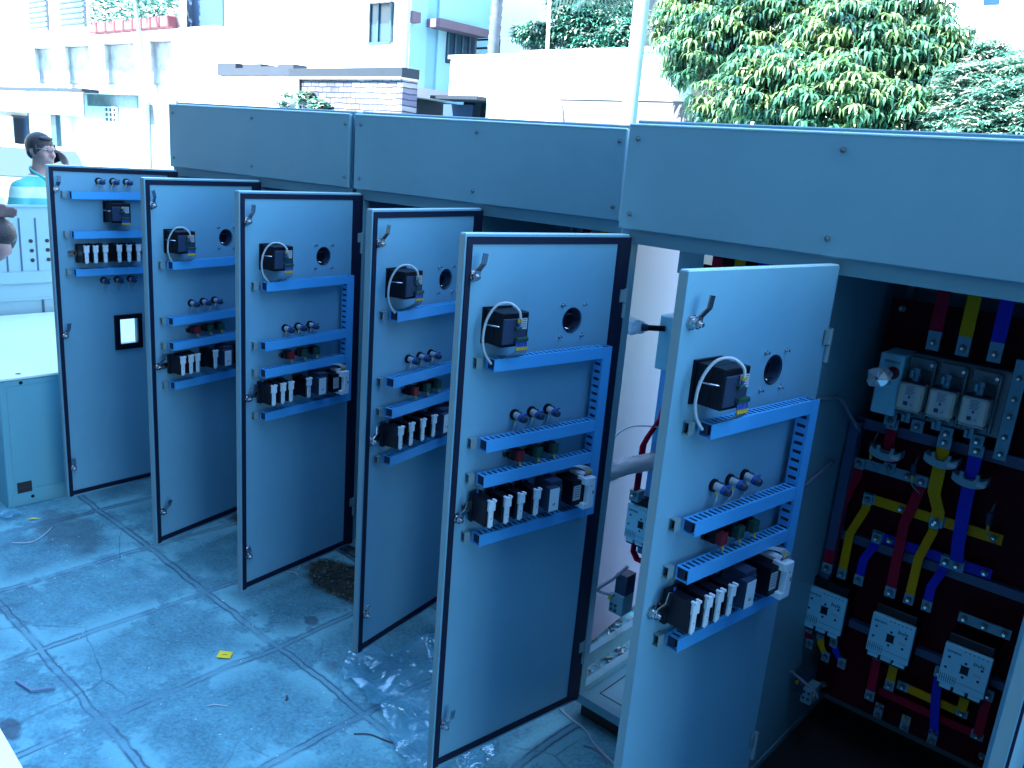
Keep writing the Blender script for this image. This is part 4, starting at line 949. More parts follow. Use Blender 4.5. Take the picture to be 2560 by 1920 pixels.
for k in range(120):
    a_ = random.uniform(0, 2*PI); e_ = random.uniform(.2, 1.4); v = Vector((.104*math.cos(a_)*math.cos(e_)-.02, .087*math.sin(a_)*math.cos(e_), .10*math.sin(e_)+.034)); b.tube([M @ v, M @ (v*1.10+Vector((.0, 0, .002)))], .0012, HAIR, 4)
b.obj('hair', m2)
SH2 = mat('shirt_pale_blue', (.25, .36, .50), .85)
b = MB(); capsule(b, pv, sh, .165, .165, SH2); 
for s_ in (1, -1): capsule(b, sh, sh+Vector((s_*.20, 0, 0)), .10, .075, SH2)
remesh(b.obj('shirt', m2), .016, 4)
b = MB(); b.ell(pv, (.18, .15, .14), TROU)
for s_ in (1, -1): capsule(b, pv+Vector((s_*.09, 0, -.03)), (s_*.11, .05, .50), .098, .072, TROU); capsule(b, (s_*.11, .05, .50), (s_*.12, -.03, .11), .070, .060, TROU)
remesh(b.obj('trousers', m2), .016, 3)

# ------------------------------------------------------------------ parked car behind
CARW = mat('car_white', (.60, .68, .72), .25)
cc_ = HX(95, 372, -13.2)
car = empty('parked_car', (cc_.x, cc_.y, 0), math.atan2(-2.2-cc_.y, 1.5-cc_.x), 'white hatchback parked behind the man with the phone, front towards the yard', 'car')
hc_ = cc_.z
prof = [(.0, .30), (.0, .62), (.10, .80), (.85, .98), (1.45, hc_-.03), (1.9, hc_), (2.8, hc_-.02), (3.5, 1.05), (3.65, .95), (3.7, .35), (3.7, .28)]
b = MB(); n = len(prof)
for s_, wv in ((1, .80), (-1, -.80)):
    pass
wd = [.70, .78, .80, .80, .62, .60, .60, .72, .76, .76, .76]
vs = [(-x, -w_, z) for (x, z), w_ in zip(prof, wd)]+[(-x, w_, z) for (x, z), w_ in zip(prof, wd)]
b.add(vs, [(i, i+1, n+i+1, n+i) for i in range(n-1)]+[list(range(n))[::-1], list(range(n, 2*n)), (0, n, 2*n-1, n-1)], CARW)
b.obj('body', car)
def lerp(a, c_, t_): return a+(c_-a)*t_
b = MB(); b.add([(-.90, -.74, 1.01), (-.90, .74, 1.01), (-1.40, .585, hc_-.065), (-1.40, -.585, hc_-.065)], [(0, 1, 2, 3)], GLASS)
b.v = [v+Vector((.022, 0, .022)) for v in b.v]; b.obj('windscreen', car)
for s_ in (1, -1):
    b = MB(); b.add([(-1.15, s_*.80, 1.0), (-3.0, s_*.79, 1.0), (-2.7, s_*.64, hc_-.08), (-1.55, s_*.64, hc_-.08)], [(0, 1, 2, 3)], GLASS); b.v = [v+Vector((0, s_*.012, 0)) for v in b.v]; b.obj('side_window', car)
    b = MB(); b.cham(-.05, .03, s_*.62-.14, s_*.62+.12, .62, .76, .02, mat('headlight', (.7, .75, .8), .1)); b.obj('headlight', car)
    b = MB(); b.cham(-1.02, -.90, s_*.84, s_*.84+s_*.16 if s_ > 0 else s_*.84, .98, 1.10, .01, DGREY) if s_ > 0 else b.cham(-1.02, -.90, -1.0, -.84, .98, 1.10, .01, DGREY); b.obj('mirror', car)
for x in (-.75, -3.0):
    for s_ in (1, -1):
        w_ = MB(); w_.cyl((x, s_*.62, .29), (x, s_*.82, .29), .29, BLACK, 24); wo = w_.obj('wheel', car); w_ = MB(); w_.cyl((x, s_*.81, .29), (x, s_*.825, .29), .18, ZINC, 16); w_.obj('rim', wo)
b = MB(); b.box(.0, .02, -.5, .5, .45, .58, BLACK); b.obj('grille', car)

# ------------------------------------------------------------------ background buildings
WHT = mat('lime_white_wall', (.80, .80, .80), .85, noise=.06, scale=.6)
WHC = mat('cream_wall', (.46, .43, .45), .85, noise=.1, scale=1.5)
SKYB = mat('shade_blue_wall', (.18, .42, .58), .85, noise=.12, scale=.7)  # blue of the shaded house side, put into the wall colour
SKYB2 = mat('shade_blue_wall_pale', (.24, .48, .60), .85, noise=.08, scale=.7)
STAIN = mat('stained_wall', (.28, .34, .38), .9, noise=.80, scale=1.1, detail=10)
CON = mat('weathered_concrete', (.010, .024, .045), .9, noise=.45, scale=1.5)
PATCHY = mat('patchy_limewash', (.70, .72, .74), .9, noise=.8, scale=.9, detail=9, col2=(.04, .07, .10))
CREAM = mat('terrace_cream', (.125, .115, .13), .85, noise=.12, scale=1.5)
PINK = mat('faded_red_ledge', (.13, .10, .14), .85, noise=.2, scale=2)
WINB = mat('window_dark', (.010, .045, .09), .25, noise=.3, scale=1)
FRM = mat('blue_frame', (.010, .065, .11), .5)
DKO = mat('dark_opening', (.02, .06, .14), .7)
TERR = mat('terracotta', (.15, .045, .06), .7)
def brick_mat():
    m = bpy.data.materials.new('old_brick'); m.use_nodes = True; n = m.node_tree.nodes; l = m.node_tree.links; b = n['Principled BSDF']; b.inputs['Roughness'].default_value = .9
    tc = n.new('ShaderNodeTexCoord'); mp = n.new('ShaderNodeMapping'); mp.inputs['Rotation'].default_value = (PI/2, 0, 0); l.new(tc.outputs['Object'], mp.inputs[0])
    nz = n.new('ShaderNodeTexNoise'); nz.inputs['Scale'].default_value = 3; l.new(tc.outputs['Object'], nz.inputs['Vector'])
    vm = n.new('ShaderNodeVectorMath'); vm.operation = 'SCALE'; vm.inputs['Scale'].default_value = .06; l.new(nz.outputs['Color'], vm.inputs[0])
    va = n.new('ShaderNodeVectorMath'); l.new(mp.outputs[0], va.inputs[0]); l.new(vm.outputs[0], va.inputs[1])
    bt = n.new('ShaderNodeTexBrick'); l.new(va.outputs[0], bt.inputs['Vector']); bt.inputs['Scale'].default_value = 1; bt.inputs['Brick Width'].default_value = .26; bt.inputs['Row Height'].default_value = .10; bt.inputs['Mortar Size'].default_value = .012
    bt.inputs['Color1'].default_value = (.24, .22, .24, 1); bt.inputs['Color2'].default_value = (.075, .07, .12, 1); bt.inputs['Mortar'].default_value = (.012, .02, .045, 1)
    n2 = n.new('ShaderNodeTexNoise'); n2.inputs['Scale'].default_value = .9; n2.inputs['Detail'].default_value = 8; l.new(tc.outputs['Object'], n2.inputs['Vector'])
    r = n.new('ShaderNodeValToRGB'); r.color_ramp.elements[0].position = .40; r.color_ramp.elements[0].color = (.35, .5, .62, 1); r.color_ramp.elements[1].position = .6; r.color_ramp.elements[1].color = (1.3, 1.4, 1.4, 1); l.new(n2.outputs['Fac'], r.inputs[0])
    mx = n.new('ShaderNodeMix'); mx.data_type = 'RGBA'; mx.blend_type = 'MULTIPLY'; mx.inputs[0].default_value = .8; l.new(bt.outputs['Color'], mx.inputs[6]); l.new(r.outputs[0], mx.inputs[7]); l.new(mx.outputs[2], b.inputs['Base Color'])
    return m
BRICK = brick_mat()
def facade(mb, Y, pxl, pxr, pyt, pyb, depth, m, proud=0.0):
    """box whose front lies on plane y=Y, its corners read at the left/right and top/bottom image positions"""
    if isinstance(pyt, tuple): zt_ = HY(*pyt, Y).z
    else: zt_ = pyt
    if isinstance(pyb, tuple): zb_ = HY(*pyb, Y).z
    else: zb_ = pyb
    x0 = HY(*pxl, Y).x; x1 = HY(*pxr, Y).x
    mb.box(x0, x1, Y-proud, Y+depth, zb_, zt_, m); return x0, x1, zb_, zt_
# 1. tall white house with balcony
wh = empty('white_house', (HY(700, 100, 11).x, 11, 0), 0, 'large white house with a plant balcony at the upper left', 'house')
hx_, hy_ = wh.location.x, wh.location.y
def hobj(mb, name, par, lab=None):
    mb.v = [v-Vector(par.location) if par.parent is None and par.data is None else v for v in mb.v]
    o_ = mb.obj(name, par)
    if lab: o_['label'] = lab
    return o_
def sub(mb, name, part, root):   # sub-part given in world coordinates, its part has identity transform under root
    mb.v = [v-Vector(root.location) for v in mb.v]; return mb.obj(name, part)
X10 = HY(1010, 100, 11).x; X45 = HY(445, 100, 11).x; X56 = HY(562, 60, 11).x; X0 = HY(0, 100, 11).x
slabz = HY(450, 75, 11).z; z2 = HY(450, 215, 11).z
b = MB(); b.box(X56, X10, 11, 19, 0, 9, WHT); b.box(X45-.4, X56-.002, 11.0, 19, 0, slabz, WHT); b.box(X0-14, X45-.402, 12.2, 19, 0, 9, WHT); hobj(b, 'wall', wh)
b = MB(); b.box(X0-14, X56-.01, 10.75, 12.19, slabz-.22, slabz, WHC); bal = hobj(b, 'balcony', wh)
b = MB(); b.box(X45-.2, X56-.01, 11.4, 12.15, slabz+.01, 9, DKO); hobj(b, 'bay_window', wh, 'dark glazed bay beside the balcony')
b = MB(); xa, xb = HY(536, 60, 10.99).x, HY(561, 60, 10.99).x; b.box(xa, xb, 10.93, 10.99, slabz+.01, 9, FRM); hobj(b, 'shutter', wh)
for i, px in enumerate((60, 135, 232, 345, 445)):
    x = HY(px, 110, 10.9).x; b = MB(); b.box(x-.22, x+.22, 10.86, 11.2, 2.9, slabz-.221, WHT); b.box(x-.16, x+.16, 10.9, 11.1, slabz+.001, 9, WHT); hobj(b, 'column', wh)
b = MB(); b.box(X0-14, X45-.41, 11.5, 12.19, 2.6, slabz-.222, PATCHY); hobj(b, 'lower_wall', wh)
BAY = mat('bay_stain', (.30, .40, .48), .9, noise=.8, scale=1.6, detail=9, col2=(.10, .15, .20))
for pa, pb in ((66, 130), (142, 226), (240, 338), (352, 438)):
    b = MB(); b.box(HY(pa, 110, 11.49).x, HY(pb, 110, 11.49).x, 11.44, 11.498, slabz-1.5, slabz-.24, BAY); hobj(b, 'stained_panel', wh)
for px1, px2 in ((77, 122), (138, 216)):
    x1_, x2_ = HY(px1, 40, 12.19).x, HY(px2, 40, 12.19).x; z1_ = HY(100, 88, 12.19).z+.15; b = MB(); b.box(x1_, x2_, 12.10, 12.19, z1_, 9, WINB); w_ = hobj(b, 'window', wh)
    b = MB()
    for k in range(26): b.box(x1_+.03, x2_-.03, 12.06, 12.10, z1_+.12+k*.20, z1_+.17+k*.20, FRM)
    sub(b, 'louvres', w_, wh)
x1_, x2_ = HY(926, 60, 10.98).x, HY(982, 60, 10.98).x; z1_, z2_ = HY(955, 106, 10.98).z, HY(955, 8, 10.98).z
b = MB(); b.box(x1_, x2_, 10.96, 10.995, z1_, z2_, WINB); w_ = hobj(b, 'window', wh)
b = MB(); 
for xx in (x1_, (x1_*.62+x2_*.38), x2_-.05): b.box(xx, xx+.05, 10.92, 10.958, z1_, z2_, FRM)
b.box(x1_, x2_, 10.90, 10.958, z1_-.06, z1_-.002, FRM); b.box(x1_-.1, x2_+.3, 10.6, 10.958, z2_+.002, z2_+.08, WHC); sub(b, 'window_frame', w_, wh)
# right flank of the white house, its shade painted in as blue
def flank(mb, pxa, pxb, zt_, zb_, m, X=X10, t0=.002, t1=.06):
    ya, yb = HX(*pxa, X).y, HX(*pxb, X).y; mb.box(X+t0, X+t1, ya, yb, zb_, zt_, m); return ya, yb
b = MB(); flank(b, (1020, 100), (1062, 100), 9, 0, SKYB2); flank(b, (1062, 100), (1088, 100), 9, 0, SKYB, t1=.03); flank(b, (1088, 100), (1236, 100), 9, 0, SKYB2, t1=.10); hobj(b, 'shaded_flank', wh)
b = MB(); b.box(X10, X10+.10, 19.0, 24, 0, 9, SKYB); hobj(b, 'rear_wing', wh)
ya, yb = HX(1118, 60, X10+.1).y, HX(1172, 60, X10+.1).y; za, zb2 = HX(1118, 152, X10+.1).z, HX(1118, 56, X10+.1).z
b = MB(); b.box(X10+.101, X10+.13, ya, HX(1192, 80, X10+.1).y, za-.05, zb2, WINB); w_ = hobj(b, 'window', wh)
b = MB()
for k in range(4): yy = ya+(yb-ya)*k/3; b.box(X10+.131, X10+.16, yy, yy+.05, za, zb2, FRM)
sub(b, 'window_frame', w_, wh)
yc = HX(1184, 110, X10+.1).y; b = MB(); zc1, zc0 = zb2-.25, za+.02
for (p_, q_) in (((0, zc0), (0, zc1)), ((.75, zc0), (.75, zc1))): b.box(X10+.17+p_[0], X10+.21+p_[0], yc, yc+.04, p_[1], q_[1], BLACK if p_[0] else WIREW)
for k in range(4): zz = zc0+(zc1-zc0)*k/3; b.box(X10+.211, X10+.92, yc+.001, yc+.035, zz-.02, zz+.02, BLACK)
sub(b, 'open_casement', w_, wh)
yl0, yl1 = HX(1090, 50, X10+.4).y, HX(1214, 65, X10+.4).y; b = MB(); zl = HX(1100, 48, X10+.4).z; b.box(X10+.101, X10+.55, yl0, yl1, zl-.18, zl, PINK); hobj(b, 'sunshade', wh)
yl0, yl1 = HX(1024, 45, X10+.2).y, HX(1045, 45, X10+.2).y; b = MB(); b.box(X10+.061, X10+.3, yl0, yl1, zl-.16, zl+.06, PINK); hobj(b, 'sunshade', wh)
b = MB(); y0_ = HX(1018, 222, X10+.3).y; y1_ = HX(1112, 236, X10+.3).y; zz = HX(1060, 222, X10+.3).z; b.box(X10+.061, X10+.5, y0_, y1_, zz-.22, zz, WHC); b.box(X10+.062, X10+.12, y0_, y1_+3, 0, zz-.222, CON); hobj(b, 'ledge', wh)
# drain pipes
for (px, r_, nm) in ((1013, .09, 'drain_pipe'), (1243, .05, 'drain_pipe')):
    q = HX(px, 100, X10+.25); b = MB(); b.cyl((q.x, q.y, 2.6), (q.x, q.y, 9), r_, WIREW if r_ > .06 else FRM, 12); hobj(b, nm, wh)
# planters on the balcony
PLG = mat('balcony_leaf', (.03, .16, .14), .6, noise=.4, scale=8); PLG2 = mat('balcony_leaf_pale', (.20, .42, .36), .6)
random.seed(11)
for i in range(9):
    px = 246+i*22.5; q = HY(px, 66, 10.72); x = q.x; wdt = (HY(px+11, 66, 10.72).x-HY(px-10, 66, 10.72).x)
    e_ = empty('potted_plant', (x, 10.66, slabz), 0, ('leafy plant in a red pot on the balcony, %s' % ['leftmost of the row of nine', 'second from the left of the row', 'third from the left of the row', 'fourth from the left of the row', 'middle one of the row', 'fourth from the right of the row', 'third from the right of the row', 'second from the right of the row', 'rightmost of the row'][i]), 'potted plant', 'red potted plants on the balcony')
    b = MB(); b.cham(-wdt/2*.94, wdt/2*.94, -.16, .16, .001, .34, .03, TERR); b.obj('pot', e_)
    b = MB()
    for k in range(420):
        c0 = Vector((random.uniform(-wdt/2, wdt/2), random.uniform(-.25, .35), random.uniform(.3, 2.6))); M_ = T(*c0) @ RZ(random.uniform(0, 6.3)) @ RX(random.uniform(-1.2, 1.2)); s_ = random.uniform(.10, .24)
        b.add([(-s_/2, 0, 0), (0, -s_*.22, .02), (s_/2, 0, -.03), (0, s_*.22, .02)], [(0, 1, 2, 3)], PLG if random.random() < .6 else PLG2, M=M_)
    b.obj('foliage', e_)
# 2. low white house with a tiny window, lean-to roof and door on its left
lw = empty('low_white_house', (HY(280, 300, 7).x, 7, 0), 0, 'low white outbuilding with one tiny barred window at the left', 'outbuilding')
lx1 = HY(352, 270, 7).x; lzt = HY(300, 238, 7).z
lx0 = HY(150, 270, 7).x
b = MB(); b.box(lx0, lx1, 7, 9.5, 0, lzt, WHT); b.box(lx0-18, lx0-.002, 7.3, 9.5, 0, lzt-.05, WHT); hobj(b, 'wall', lw)
b = MB(); xx = HY(212, 250, 6.9).x; b.box(xx, lx1+.1, 6.7, 9.4, lzt+.002, lzt+.10, WHC); b.box(xx, lx1-.1, 6.96, 6.998, lzt-.28, lzt, STAIN); hobj(b, 'roof', lw)
x1_, x2_ = HY(264, 285, 6.98).x, HY(295, 285, 6.98).x; z1_, z2_ = HY(280, 307, 6.98).z, HY(280, 268, 6.98).z
b = MB(); b.box(x1_, x2_, 6.975, 6.998, z1_, z2_, WINB); w_ = hobj(b, 'window', lw)
b = MB(); 
for k in range(4): xx = x1_+(x2_-x1_)*k/3.2; b.box(xx, xx+.05, 6.94, 6.974, z1_, z2_, WHT)
for k in range(4): zz = z1_+(z2_-z1_)*k/3.2; b.box(x1_, x2_, 6.93, 6.939, zz, zz+.03, WHT)
sub(b, 'window_bars', w_, lw)
ex = HY(30, 225, 6.4).x; ez = HY(120, 222, 6.4).z
b = MB(); xr = HY(215, 225, 6.4).x
b.box(xr-16, xr, 6.3, 7.29, ez-.05, ez+.02, CON); b.box(xr-16, xr, 6.32, 6.36, ez-.62, ez-.051, STAIN); hobj(b, 'lean_to_roof', lw)
b = MB(); xa, xb = HY(30, 290, 7.28).x, HY(68, 290, 7.28).x; b.box(xa, xb, 7.26, 7.298, 0, ez-.7, DKO); hobj(b, 'doorway', lw)
b = MB(); xa, xb = HY(72, 290, 6.9).x, HY(128, 290, 6.9).x; b.box(xa, xb, 6.9, 6.94, .1, ez-.62, WHT); b.box(xa-.05, xa-.001, 6.88, 6.95, .1, ez-.5, CON); b.box(xb, xb+.07, 6.88, 6.95, .1, ez-.6, FRM); hobj(b, 'door', lw)
b = MB(); xa, xb = HY(134, 300, 6.6).x, HY(144, 300, 6.6).x; b.box(xa, xb, 6.55, 6.65, 0, HY(138, 268, 6.6).z, FRM); hobj(b, 'post', lw)
b = MB(); xa, xb = HY(-40, 300, 6.9).x, HY(30, 300, 6.9).x; b.box(xa, xb, 6.88, 6.93, 0, ez-.75, WHT); hobj(b, 'door', lw)
# 3. stained wall
sw_ = MB(); facade(sw_, 7.2, (360, 300), (470, 300), (400, 262), 0.0, .25, STAIN); facade(sw_, 7.19, (358, 300), (472, 300), (400, 257), (400, 263), .30, WHC); tag(sw_.obj('garden_wall'), 'stained grey wall between the low white house and the cabinets', 'wall')
# 4. long pale sheet roof shed
sh_ = empty('shed', (HY(500, 230, 7.6).x, 7.6, 0), 0, 'long shed with a bright pale roof just above the left cabinets', 'shed')
b = MB(); x0, x1 = HY(362, 240, 7.6).x, HY(690, 250, 7.6).x; za = HY(520, 262, 7.6).z; zc = HY(520, 238, 9.5).z
vs = [(x0, 7.6, za), (x1, 7.6, za), (x1, 10.4, zc+.25), (x0, 10.4, zc+.25)]; b.add(vs+[(v[0], v[1], v[2]-.08) for v in vs], [(0, 1, 2, 3), (7, 6, 5, 4), (0, 4, 5, 1), (1, 5, 6, 2), (2, 6, 7, 3), (3, 7, 4, 0)], WHT); hobj(b, 'roof', sh_)
b = MB(); b.box(x0+.2, x1-.2, 7.9, 10.3, 0, za-.10, STAIN); hobj(b, 'wall', sh_)
b = MB(); b.box(HY(432, 258, 7.58).x, HY(532, 260, 7.58).x, 7.56, 7.595, za-.13, za-.05, CON); hobj(b, 'gutter', sh_)
# 5. brick wall with dark coping, and the darker wall further back
bw = empty('brick_wall', (HY(860, 230, 8).x, 8, 0), 0, 'weathered brick wall with a dark coping above the middle cabinet', 'brick wall')
xb0, xb1 = HY(728, 230, 8).x, HY(1006, 230, 8).x; zc1 = HY(870, 170, 8).z; zc0 = HY(870, 193, 8).z
b = MB(); b.box(xb0, xb1, 8, 8.35, 0, zc0-.04, BRICK); hobj(b, 'wall', bw)
b = MB(); b.box(xb0-.05, xb1, 7.97, 8.38, zc0, zc1, CON); hobj(b, 'coping', bw)
b = MB(); b.box(xb0, xb1, 7.94, 8.34, zc0-.038, zc0-.002, WHC); hobj(b, 'drip_edge', bw)
b = MB(); b.box(xb0, xb0+.35, 7.93, 7.97, 0, zc0-.05, WHC); hobj(b, 'pier', bw)
cw = empty('concrete_wall', (HY(640, 190, 9.2).x, 9.2, 0), 0, 'low concrete wall with a ragged dark top, left of the brick wall', 'wall')
x0, x1 = HY(545, 200, 9.2).x, HY(735, 200, 9.2).x; b = MB(); b.box(x0-3, x1, 9.2, 9.5, 0, HY(640, 190, 9.2).z, WHC); b.box(x0+.2, x1, 9.17, 9.199, 0, HY(640, 196, 9.2).z, STAIN); hobj(b, 'wall', cw)
b = MB(); zz = HY(640, 189, 9.2).z; random.seed(2); xx = x0
while xx < x1-.1: w_ = random.uniform(.3, .9); b.box(xx, min(xx+w_, x1), 9.18, 9.55, zz+.002, zz+random.uniform(.16, .30), CON); xx += w_
hobj(b, 'coping', cw)
# 6. terrace building with white parapet, right
tb = empty('terrace_building', (HY(1400, 200, 9).x, 9, 0), 0, 'low building with a bright white parapet and cream wall, left of the mango tree', 'building')
x0, x1 = HY(1124, 200, 9).x, HY(1731, 200, 9).x; xm = HY(1306, 140, 9).x
zt1, zt2, zb_ = HY(1200, 146, 9).z, HY(1500, 132, 9).z, HY(1400, 247, 9).z
b = MB(); b.box(x0, xm, 9, 14, zb_, zt1, WHT); b.box(xm+.001, x1, 9, 14, zb_, zt2, WHT); b.box(x0-.03, xm-.001, 8.96, 9.3, zt1+.001, zt1+.06, WHT); b.box(xm, x1+.03, 8.96, 9.3, zt2+.001, zt2+.06, WHT)
for px in (1740,): pass
hobj(b, 'parapet', tb)
xc = HY(1180, 270, 8.6).x; x1c = HY(1790, 280, 8.9).x
b = MB(); b.box(HY(1218, 270, 9.0).x, x1c, 9.02, 13.9, 0, zb_-.002, CREAM); b.box(x0+.1, xm-1.2, 9.3, 13.9, 0, zb_-.003, CON); hobj(b, 'wall', tb)
b = MB(); zo = HY(1150, 262, 9.29).z; b.box(HY(1113, 270, 9.29).x, HY(1186, 270, 9.29).x, 9.24, 9.295, 0, zo, DKO); hobj(b, 'doorway', tb)
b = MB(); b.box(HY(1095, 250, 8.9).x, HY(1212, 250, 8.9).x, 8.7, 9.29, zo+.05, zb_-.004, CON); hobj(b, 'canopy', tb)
# curved arched buttress of the cream wall
b = MB(); xq = HY(1218, 290, 8.98).x; xr_ = HY(1395, 250, 8.98).x; pts = []
for k in range(13): a_ = k/12*PI/2; pts.append((xr_+(HY(1415, 300, 8.98).x-xr_)*math.sin(a_), zb_-.01-(1-math.cos(a_))*1.3))
vs = [(xq, 8.94, zb_-.01), (xq, 8.94, 0)]+[(pts[-1][0], 8.94, 0)]+[(p_[0], 8.94, p_[1]) for p_ in pts[::-1]]; n = len(vs)
b.add(vs+[(v[0], 9.0, v[2]) for v in vs], [list(range(n)), list(range(n, 2*n))[::-1]]+[(i, n+i, n+(i+1) % n, (i+1) % n) for i in range(n)], WHT); hobj(b, 'buttress', tb)
# 7. poles
POLE = mat('painted_pole', (.22, .32, .31), .7, noise=.15, scale=3)
q = HY(1571, 300, 7.0); q2_ = HY(1605, 0, 7.0)
b = MB(); dv = (q2_-q); b.cyl(q-dv*(q.z/dv.z), q2_+dv*.5, .115, POLE, 20, r2=.095); tag(b.obj('utility_pole'), 'thick pale utility pole rising in front of the terrace building', 'pole')
q = HY(1368, 128, 10); q2_ = HY(1374, 0, 10); b = MB(); dv = q2_-q; b.cyl(q-dv*((q.z-zt2-.1)/dv.z if False else 0), q2_+dv*.5, .032, WIREW, 10); b.cyl((q.x, q.y, zt2-.5), q, .032, WIREW, 10); tag(b.obj('thin_pole'), 'thin pale pole standing on the terrace in front of the far tree', 'pole')
b = MB(); pts = [HY(*v, 9.9) for v in ((366, 245), (362, 205), (358, 165), (352, 110), (345, 60), (336, 0))]; b.tube([(pts[0].x, pts[0].y, 0)]+pts+[pts[-1]+(pts[-1]-pts[-2])*.6], .055, mat('bamboo', (.20, .36, .42), .8, noise=.3, scale=5), 8); tag(b.obj('bamboo_pole'), 'thin leaning bamboo pole in front of the balcony', 'pole')
# palm trunk
b = MB(); q = HX(1228, 130, X10+1.6); PB = mat('palm_bark', (.11, .15, .20), .9, noise=.5, scale=5)
pt_ = empty('palm_tree', (q.x, q.y, 0), .0, 'slender palm with a ringed grey trunk beside the shaded house wall', 'palm tree')
for k in range(46): b.cyl((.015*k*.2, 0, k*.20), (.015*k*.2, 0, k*.20+.198), .118, PB, 12, r2=.140)
b.obj('trunk', pt_)
def frond(mb, base, az, L, up, m, n_=26):
    d = Vector((math.cos(az), math.sin(az), 0)); P_ = [base+d*(L*t)+Vector((0, 0, up*t*L-1.1*up*L*t*t-.25*L*t*t)) for t in [k/n_ for k in range(n_+1)]]
    mb.tube(P_, .02, m, 5); sd_ = Vector((-d.y, d.x, 0))
    for k in range(2, n_):
        for s_ in (1, -1):
            l_ = .75*math.sin(PI*k/n_)*.9+.12; p_ = P_[k]; e_ = p_+sd_*s_*l_*.75+d*.25*l_+Vector((0, 0, -.55*l_)); w_ = d*.03
            mb.add([p_-w_, p_+w_, e_+w_*.2, e_-w_*.2], [(0, 1, 2, 3)], m)
b = MB()
for k in range(11): frond(b, Vector((.14, 0, 9.2)), k*2*PI/11, 2.6, .5, PLG)
b.obj('crown', pt_)

# ------------------------------------------------------------------ trees
def leafmat(name, c1, c2, rough=.45):
    m = bpy.data.materials.new(name); m.use_nodes = True; n = m.node_tree.nodes; l = m.node_tree.links; b = n['Principled BSDF']; b.inputs['Roughness'].default_value = rough
    g = n.new('ShaderNodeNewGeometry'); r = n.new('ShaderNodeValToRGB'); r.color_ramp.elements[0].color = (*c1, 1); r.color_ramp.elements[1].color = (*c2, 1); l.new(g.outputs['Random Per Island'], r.inputs[0]); l.new(r.outputs[0], b.inputs['Base Color'])
    tr = n.new('ShaderNodeBsdfTranslucent'); l.new(r.outputs[0], tr.inputs['Color']); mx = n.new('ShaderNodeMixShader'); mx.inputs[0].default_value = .25
    l.new(b.outputs[0], mx.inputs[1]); l.new(tr.outputs[0], mx.inputs[2]); l.new(mx.outputs[0], n['Material Output'].inputs['Surface']); return m
BARK = mat('bark', (.07, .07, .08), .9, noise=.4, scale=8, bump=.6, bscale=14)
MG1 = leafmat('mango_leaf', (.028, .13, .085), (.095, .24, .13), .25); MG2 = leafmat('mango_new_leaf', (.12, .25, .09), (.24, .36, .17), .25); MG0 = leafmat('mango_dark_leaf', (.010, .05, .055), (.03, .10, .085), .3)
def whorl(mb, c, n_, L, Wd_, m, droop=1.2):
    a0 = random.uniform(0, 6.28)
    for k in range(n_):
        az = a0+k*2.4; el = random.uniform(.0, .75); l_ = L*random.uniform(.7, 1.15); d = Vector((math.cos(az), math.sin(az), 0)); sd_ = Vector((-d.y, d.x, 0)); p_ = Vector(c); vs = [p_]; n_s = 3
        ang = el
        for s_ in range(n_s):
            p_ = p_+(d*math.cos(ang)+Vector((0, 0, math.sin(ang))))*(l_/n_s); ang -= droop*random.uniform(.5, .9)
            w_ = Wd_*(.5, .42)[s_] if s_ < 2 else 0
            if s_ < 2: vs += [p_-sd_*w_, p_+sd_*w_]
            else: vs += [p_]
        mb.add(vs, [(0, 1, 2), (1, 3, 4, 2), (3, 5, 4)], m)
def tree(name, label, base, lobes, n_w, leafn, L, Wd_, mats_, group=None, droop=1.2, shell=.55, trunk_r=.16, cat='tree'):
    root = empty(name, base, 0, label, cat, group); bv = Vector(base)
    tot = sum(l_[1]**2 for l_ in lobes); b_ = MB(); k_ = MB()
    top = sum((Vector(l_[0]) for l_ in lobes), Vector())/len(lobes)-bv
    fork = Vector((top.x*.4, top.y*.4, top.z*.55)); k_.tube([(0, 0, 0), (fork.x*.3, fork.y*.3, fork.z*.5), fork], trunk_r, BARK, 10, sub=3, r_end=trunk_r*.7)
    for (c, r) in lobes:
        c = Vector(c)-bv; k_.tube([fork*.9, fork.lerp(c, .5)+Vector((0, 0, .1)), c], trunk_r*.5, BARK, 7, sub=3, r_end=trunk_r*.15)
        for i in range(5):
            a_ = random.uniform(0, 6.28); e_ = random.uniform(-.3, 1.2); k_.tube([c*.98+fork*.02, c+Vector((math.cos(a_)*math.cos(e_), math.sin(a_)*math.cos(e_), math.sin(e_)))*r*.8], trunk_r*.14, BARK, 5, r_end=.008)
        for i in range(int(n_w*r*r/tot)):
            a_ = random.uniform(0, 6.28); e_ = math.asin(random.uniform(-.75, 1)); rr = r*(shell+(1-shell)*random.random()**.6)*random.uniform(.92, 1.08)
            p_ = c+Vector((math.cos(a_)*math.cos(e_), math.sin(a_)*math.cos(e_), math.sin(e_)*.85))*rr
            whorl(b_, p_, leafn, L, Wd_, random.choices(mats_[0], mats_[1])[0], droop)
    k_.obj('trunk', root); b_.obj('crown', root); return root
random.seed(33)
def lobe(px, py, rpx, Y):
    q = HY(px, py, Y); dist = (q-CAM).dot(FW); return ((q.x, q.y, q.z), rpx/F*dist)
big = [lobe(1790, 130, 135, 8.8), lobe(1960, 60, 170, 9.3), lobe(2120, 130, 150, 8.7), lobe(2170, 20, 190, 9.6), lobe(1800, 20, 140, 9.3), lobe(1930, 230, 130, 8.0), lobe(2080, 255, 130, 8.0), lobe(1820, 265, 85, 8.2), lobe(2260, 190, 120, 9.2), lobe(2230, 300, 110, 8.6), lobe(1720, 60, 90, 9.0), lobe(2000, -130, 260, 10.2), lobe(1960, 340, 120, 8.4), lobe(2120, 370, 120, 8.4), lobe(2330, 120, 90, 9.4), lobe(2340, 240, 80, 9.2)]
